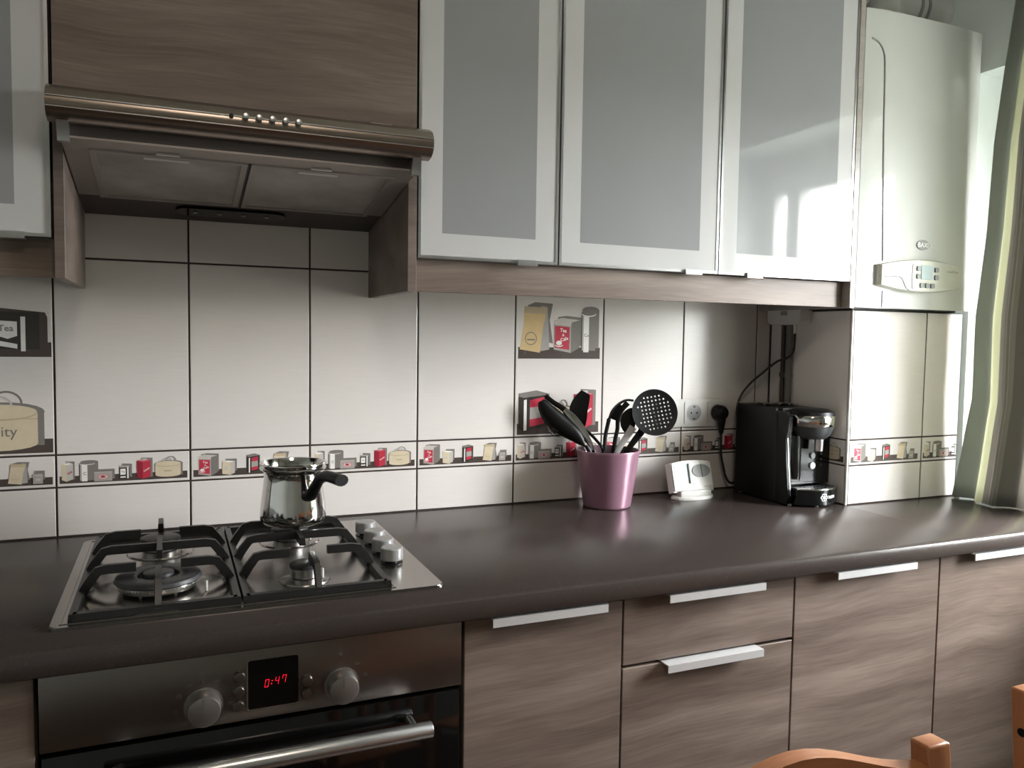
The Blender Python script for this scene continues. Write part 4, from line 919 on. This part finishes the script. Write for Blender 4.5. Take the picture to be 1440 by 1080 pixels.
# ------------------------------------------------------------------ coffee machine
cx0, cx1, cyf = 1.6480, 1.7900, -.2950            # left, right, very front
cm = thing('coffee_machine', 'black capsule coffee machine in the corner by the boxing', 'coffee machine', (1.719,-.16,0))
bm = B(); add_prism(bm, rrect(cx0,1.7740,-.215,-.040,.012,5), lambda a, b, d: (a, b, d), .004, .2450); fs = [f for f in bm.faces if len(f.verts) > 8 and f.calc_center_median().z > .2]
bmesh.ops.bevel(bm, geom=[e for f in fs for e in f.edges], offset=.008, segments=3, affect='EDGES'); obj('body', bm, 'black', cm, 40)
# left cheek that runs forward as the base
bm = B(); pts = [(-.212,.004),(-.250,.004),(-.258,.020),(-.254,.050),(-.246,.120),(-.242,.170),(-.250,.190),(-.254,.226),(-.240,.238),(-.212,.2400)]
add_prism(bm, pts, *yz(cx0,cx0+.012)); obj('side_cheek', bm, 'black', cm, 30)
bm = B(); add_tube(bm, [(cx0+.0060,-.2430,.172),(cx0+.0060,-.2470,.120),(cx0+.0060,-.2550,.052),(cx0+.0060,-.2590,.026)], .0009, 6); obj('edge_strip', bm, 'alu', cm)
bm = B(); add_box(bm, cx0+.013, cx1+.004, -.2430, -.2152, .052, .190); fp = obj('front_panel', bm, 'gloss_black', cm, 0)
bm = B(); add_cyl(bm, (cx0+.034,-.2350,.066), (0,0,1), .0185, .112, 24); obj('water_column', bm, 'gloss_black', cm)
# brewing head
hx, hy = 1.7270, -.2440
bm = B(); add_lathe(bm, [(0,.1700),(.036,.1700),(.046,.1780),(.0545,.1960),(.0560,.2020),(0,.2020)], (hx,hy,0), 40); obj('brew_head', bm, 'dark_grey', cm, 50)
bm = B(); add_lathe(bm, [(0,.2022),(.0570,.2022),(.0605,.2060),(.0615,.2270),(.0590,.2310),(0,.2310)], (hx,hy,0), 40); obj('chrome_collar', bm, 'chrome', cm, 40)
bm = B(); add_lathe(bm, [(0,.2312),(.0585,.2312),(.0560,.2400),(.042,.2460),(.020,.2480),(0,.2485)], (hx,hy,0), 40); obj('lid', bm, 'black', cm, 50)
bm = B(); add_cyl(bm, (hx+.006,-.2680,.1698), (0,0,-1), .0115, .030, 20, .0100); obj('spout', bm, 'alu', cm)
for x, z, r, m in ((1.7360,.1240,.0085,'dark_grey'),(1.7360,.0980,.0095,'mid_grey')):
    bm = B(); add_cyl(bm, (x,-.2431,z), (0,-1,0), r, .004, 24, r*.9); obj('button', bm, m, cm)
for z in (.128, .113, .098):
    bm = B(); add_cyl(bm, (1.7660,-.2431,z), (0,-1,0), .0035, .0012, 14); obj('indicator', bm, 'dark_grey', cm)
# drip tray with bowed front
ta, tb = cx0+.013, cx1+.004
def bow(n=22):
    return [(ta+(tb-ta)*i/n, -.256-.046*math.sin(PI*(.10+.80*i/n))**.8) for i in range(n+1)]
fr = bow(); tpoly = [(tb,-.2435)] + [(ta,-.2435)] + fr
bm = B(); add_prism(bm, tpoly, lambda a, b, d: (a, b, d), .006, .0440); dt = obj('drip_tray', bm, 'gloss_black', cm, 40)
bm = B(); add_tube(bm, [(a, b, .0455) for a, b in fr], .0026, 8); add_tube(bm, [(a*.96+.04*(ta+tb)/2, b+.004, .0075) for a, b in fr], .0026, 8); obj('tray_rim', bm, 'chrome', dt, 60)
bm = B(); add_prism(bm, [(tb-.004,-.2440),(ta+.004,-.2440)]+[(a*.94+.06*(ta+tb)/2, b+.006) for a, b in fr], lambda a, b, d: (a, b, d), .0440, .0462); gr_ = obj('drip_grid', bm, 'dark_grey', dt, 30)
bm = B()
for i in range(7):
    for j in range(3): add_cyl(bm, (1.690+.012*i,-.255-.012*j,.0462), (0,0,1), .0034, .0005, 8)
obj('grid_hole', bm, 'black', gr_, 30)['kind'] = 'stuff'
def onbow(a, b, d=-.0006): # wrap flat lettering onto the bowed tray front
    n = 22; f_ = (a-ta)/(tb-ta)*n; i = max(0, min(n-1, int(f_))); q = f_-i
    y = fr[i][1]*(1-q)+fr[i+1][1]*q; return V(a, y+d, b)
bm = B(); add_text(bm, 'TASSIMO', lambda a, b: onbow(1.7510+a, .0260+b), .030, .0075, bold=True); obj('lettering', bm, 'white_ink', dt, 0)
bm = B(); lx, lz = 1.7240, .0260
for k in range(6):
    a0 = PI/3*k; cx_, cz2 = lx+.0062*math.cos(a0), lz+.0062*math.sin(a0)
    for i in range(12):
        p, q = 2*PI*i/12, 2*PI*(i+1)/12
        bm.faces.new([bm.verts.new(onbow(cx_+r_*math.cos(c), cz2+r_*math.sin(c))) for r_, c in ((.0042,p),(.0042,q),(.0026,q),(.0026,p))])
bm.faces.new([bm.verts.new(onbow(lx+.0022*math.cos(2*PI*i/10), lz+.0022*math.sin(2*PI*i/10))) for i in range(10)])
obj('logo', bm, 'white_ink', dt, 0)
bm = B(); add_cyl(bm, (1.716,-.286,.0003), (0,0,1), .0045, .006, 12); add_cyl(bm, (1.66,-.06,.0003), (0,0,1), .006, .004, 12); add_cyl(bm, (1.760,-.06,.0003), (0,0,1), .006, .004, 12); add_cyl(bm, (1.66,-.25,.0003), (0,0,1), .005, .004, 12); obj('foot', bm, 'mid_grey', cm)
# crumpled packets lying on the machine
for lab, ox, oy, sxx in (('crumpled silver sachet lying on top of the coffee machine', 1.700, -.105, .060), ('small foil strip on the coffee machine beside the silver sachet', 1.750, -.130, .030)):
    bm = B(); g = [[bm.verts.new((ox+(i/6-.5)*sxx+.004*math.sin(j*1.7), oy+(j/5-.5)*.055+.003*math.sin(i*2.1), .2459+.006*abs(math.sin(i*1.3+j*2.2)))) for j in range(6)] for i in range(7)]
    h = [[bm.verts.new(v.co-V(0,0,.0008)) for v in r_] for r_ in g]
    for i in range(6):
        for j in range(5): bm.faces.new((g[i][j],g[i+1][j],g[i+1][j+1],g[i][j+1])); bm.faces.new((h[i][j],h[i][j+1],h[i+1][j+1],h[i+1][j]))
    o = rebase(obj('sachet', bm, 'paper', None, 20), (ox,oy,.246)); tag(o, lab, 'sachet')

# ------------------------------------------------------------------ curtains
def curtain(label, y_edge, y_end, xm, zb, ztop, amp=.020, folds=5, flip=False):
    """edge profile y_edge(z) is the border nearest the boxing; cloth hangs in folds towards y_end"""
    bm = B(); uvl = bm.loops.layers.uv.new('UVMap'); NU, NV = 90, 36; g = []
    for j in range(NV+1):
        z = zb+(ztop-zb)*j/NV; ye = y_edge(z); row = []
        for i in range(NU+1):
            s = i/NU; y = ye+(y_end-ye)*s
            ph = s*folds*2*PI; a = amp*(.55+.45*(1-j/NV))
            x = xm + a*math.sin(ph+.5*math.sin(z*2.5)) - .35*a*math.sin(2.3*ph+1+z)
            y += .30*a*math.sin(2*ph+1.1)
            row.append(bm.verts.new((x, y, z)))
        g.append(row)
    for j in range(NV):
        for i in range(NU):
            f = bm.faces.new((g[j][i],g[j][i+1],g[j+1][i+1],g[j+1][i]))
            for l, (a, b) in zip(f.loops, ((i,j),(i+1,j),(i+1,j+1),(i,j+1))): l[uvl].uv = (a/NU, b/NV)
    o = obj('curtain', bm, 'curtain', None, 180); rebase(o, (xm, (y_edge(zb)+y_end)/2, zb)); tag(o, label, 'curtain')
    sm = o.modifiers.new('thickness', 'SOLIDIFY'); sm.thickness = .0008
    return o
EP = [(0,-.3210),(.10,-.338),(.20,-.352),(.2746,-.3640),(.4815,-.3600),(.7024,-.3800),(.9376,-.3890),(1.1113,-.4080),(1.279,-.4300),(1.6,-.46)]
def ep(z):
    for (a, b), (c, d) in zip(EP, EP[1:]):
        if z <= c: return b+(d-b)*max(0,(z-a))/(c-a)
    return EP[-1][1]
curtain('grey and pale green striped curtain beside the boiler', ep, -.640, 2.168, .003, 1.60, .018, 2.3)
curtain('second striped curtain at the far side of the window', lambda z: -1.27, -1.70, 2.150, -.55, 1.60)
bm = B(); add_cyl(bm, (2.155,-1.80,1.615), (0,1,0), .011, 1.72, 14); o = rebase(obj('curtain_rail', bm, 'white'), (2.155,-.94,1.615)); tag(o, 'white curtain rail above the window', 'rail')

# ------------------------------------------------------------------ chairs
def chair(label, cx, cy, hw_=.200):
    t = thing('dining_chair', label, 'chair', (cx,cy,-H), 'orange pine dining chairs')
    zt = -.020
    for s in (-1, 1):
        bm = B(); x = cx+s*hw_; secs = [(-H,.0,.034,.030),(-.48,.0,.036,.034),(-.20,.014,.035,.029),(zt,.032,.034,.026)]
        rings = []
        for z, dy, wx, wy in secs:
            rings.append([bm.verts.new((x+a*wx/2, cy-.032+dy+b*wy/2, z+.0006)) for a, b in ((-1,-1),(1,-1),(1,1),(-1,1))])
        for a, b in zip(rings, rings[1:]):
            for i in range(4): j = (i+1)%4; bm.faces.new((a[i],a[j],b[j],b[i]))
        bm.faces.new(rings[0][::-1]); bm.faces.new(rings[-1])
        es = [e for e in bm.edges]; bmesh.ops.bevel(bm, geom=es, offset=.0035, segments=3, profile=.5, affect='EDGES')
        lg = obj('back_post', bm, 'pine_v', t, 30)
        if s < 0:
            bm = B(); add_cyl(bm, (x-.0178,cy-.006,-.072), (1,0,0), .0055, .0012, 14); obj('bolt_hole', bm, 'black', lg)
    def rail(z0, zs, nm, th_=.020, hgt=.075):
        bm = B(); n = 16; rows = []
        for i in range(n+1):
            u = -1+2*i/n; x = cx+u*(hw_-.016); arch = zs*(math.cos(u*PI)*.5+.5)
            yb_ = cy-.006+.0+.014*(1-u*u)
            lean = lambda z: .032*(z+.2)/.18*.5
            zt_, zb_ = z0+arch, z0-hgt+arch*.3
            rows.append([bm.verts.new((x, yb_+d*th_/2, z)) for d, z in ((-1,zb_),(1,zb_),(1,zt_),(-1,zt_))])
        for a, b in zip(rows, rows[1:]):
            for i in range(4): j = (i+1)%4; bm.faces.new((a[i],a[j],b[j],b[i]))
        bm.faces.new(rows[0][::-1]); bm.faces.new(rows[-1])
        bmesh.ops.bevel(bm, geom=[e for e in bm.edges if e.calc_face_angle(0) > .9], offset=.004, segments=3, affect='EDGES'); obj(nm, bm, 'pine', t, 40)
    rail(-.040, .035, 'top_rail'); rail(-.300, .0, 'lower_rail', .018, .045)
    for i in range(4):
        x = cx-.090+.06*i; bm = B(); add_box(bm, x-.014, x+.014, cy-.010, cy+.004, -.306, -.104, .003); obj('back_slat', bm, 'pine_v', t, 30)
    bm = B(); add_box(bm, cx-.180, cx+.180, cy-.440, cy-.052, -.455, -.433, .006); obj('seat', bm, 'pine', t, 30)
    for s in (-1, 1):
        bm = B(); add_box(bm, cx+s*.160-.018, cx+s*.160+.018, cy-.425, cy-.389, -H+.0006, -.4555, .003); obj('front_leg', bm, 'pine_v', t, 30)
        bm = B(); add_box(bm, cx+s*.168-.010, cx+s*.168+.010, cy-.389, cy-.048, -.720, -.690, .003); obj('stretcher', bm, 'pine', t, 30)
chair('orange pine chair with arched top rail in front of the drawers', .796, -1.214, .185)
chair('orange pine chair at the right edge with a bolt hole in its post', 1.401, -1.166, .185)
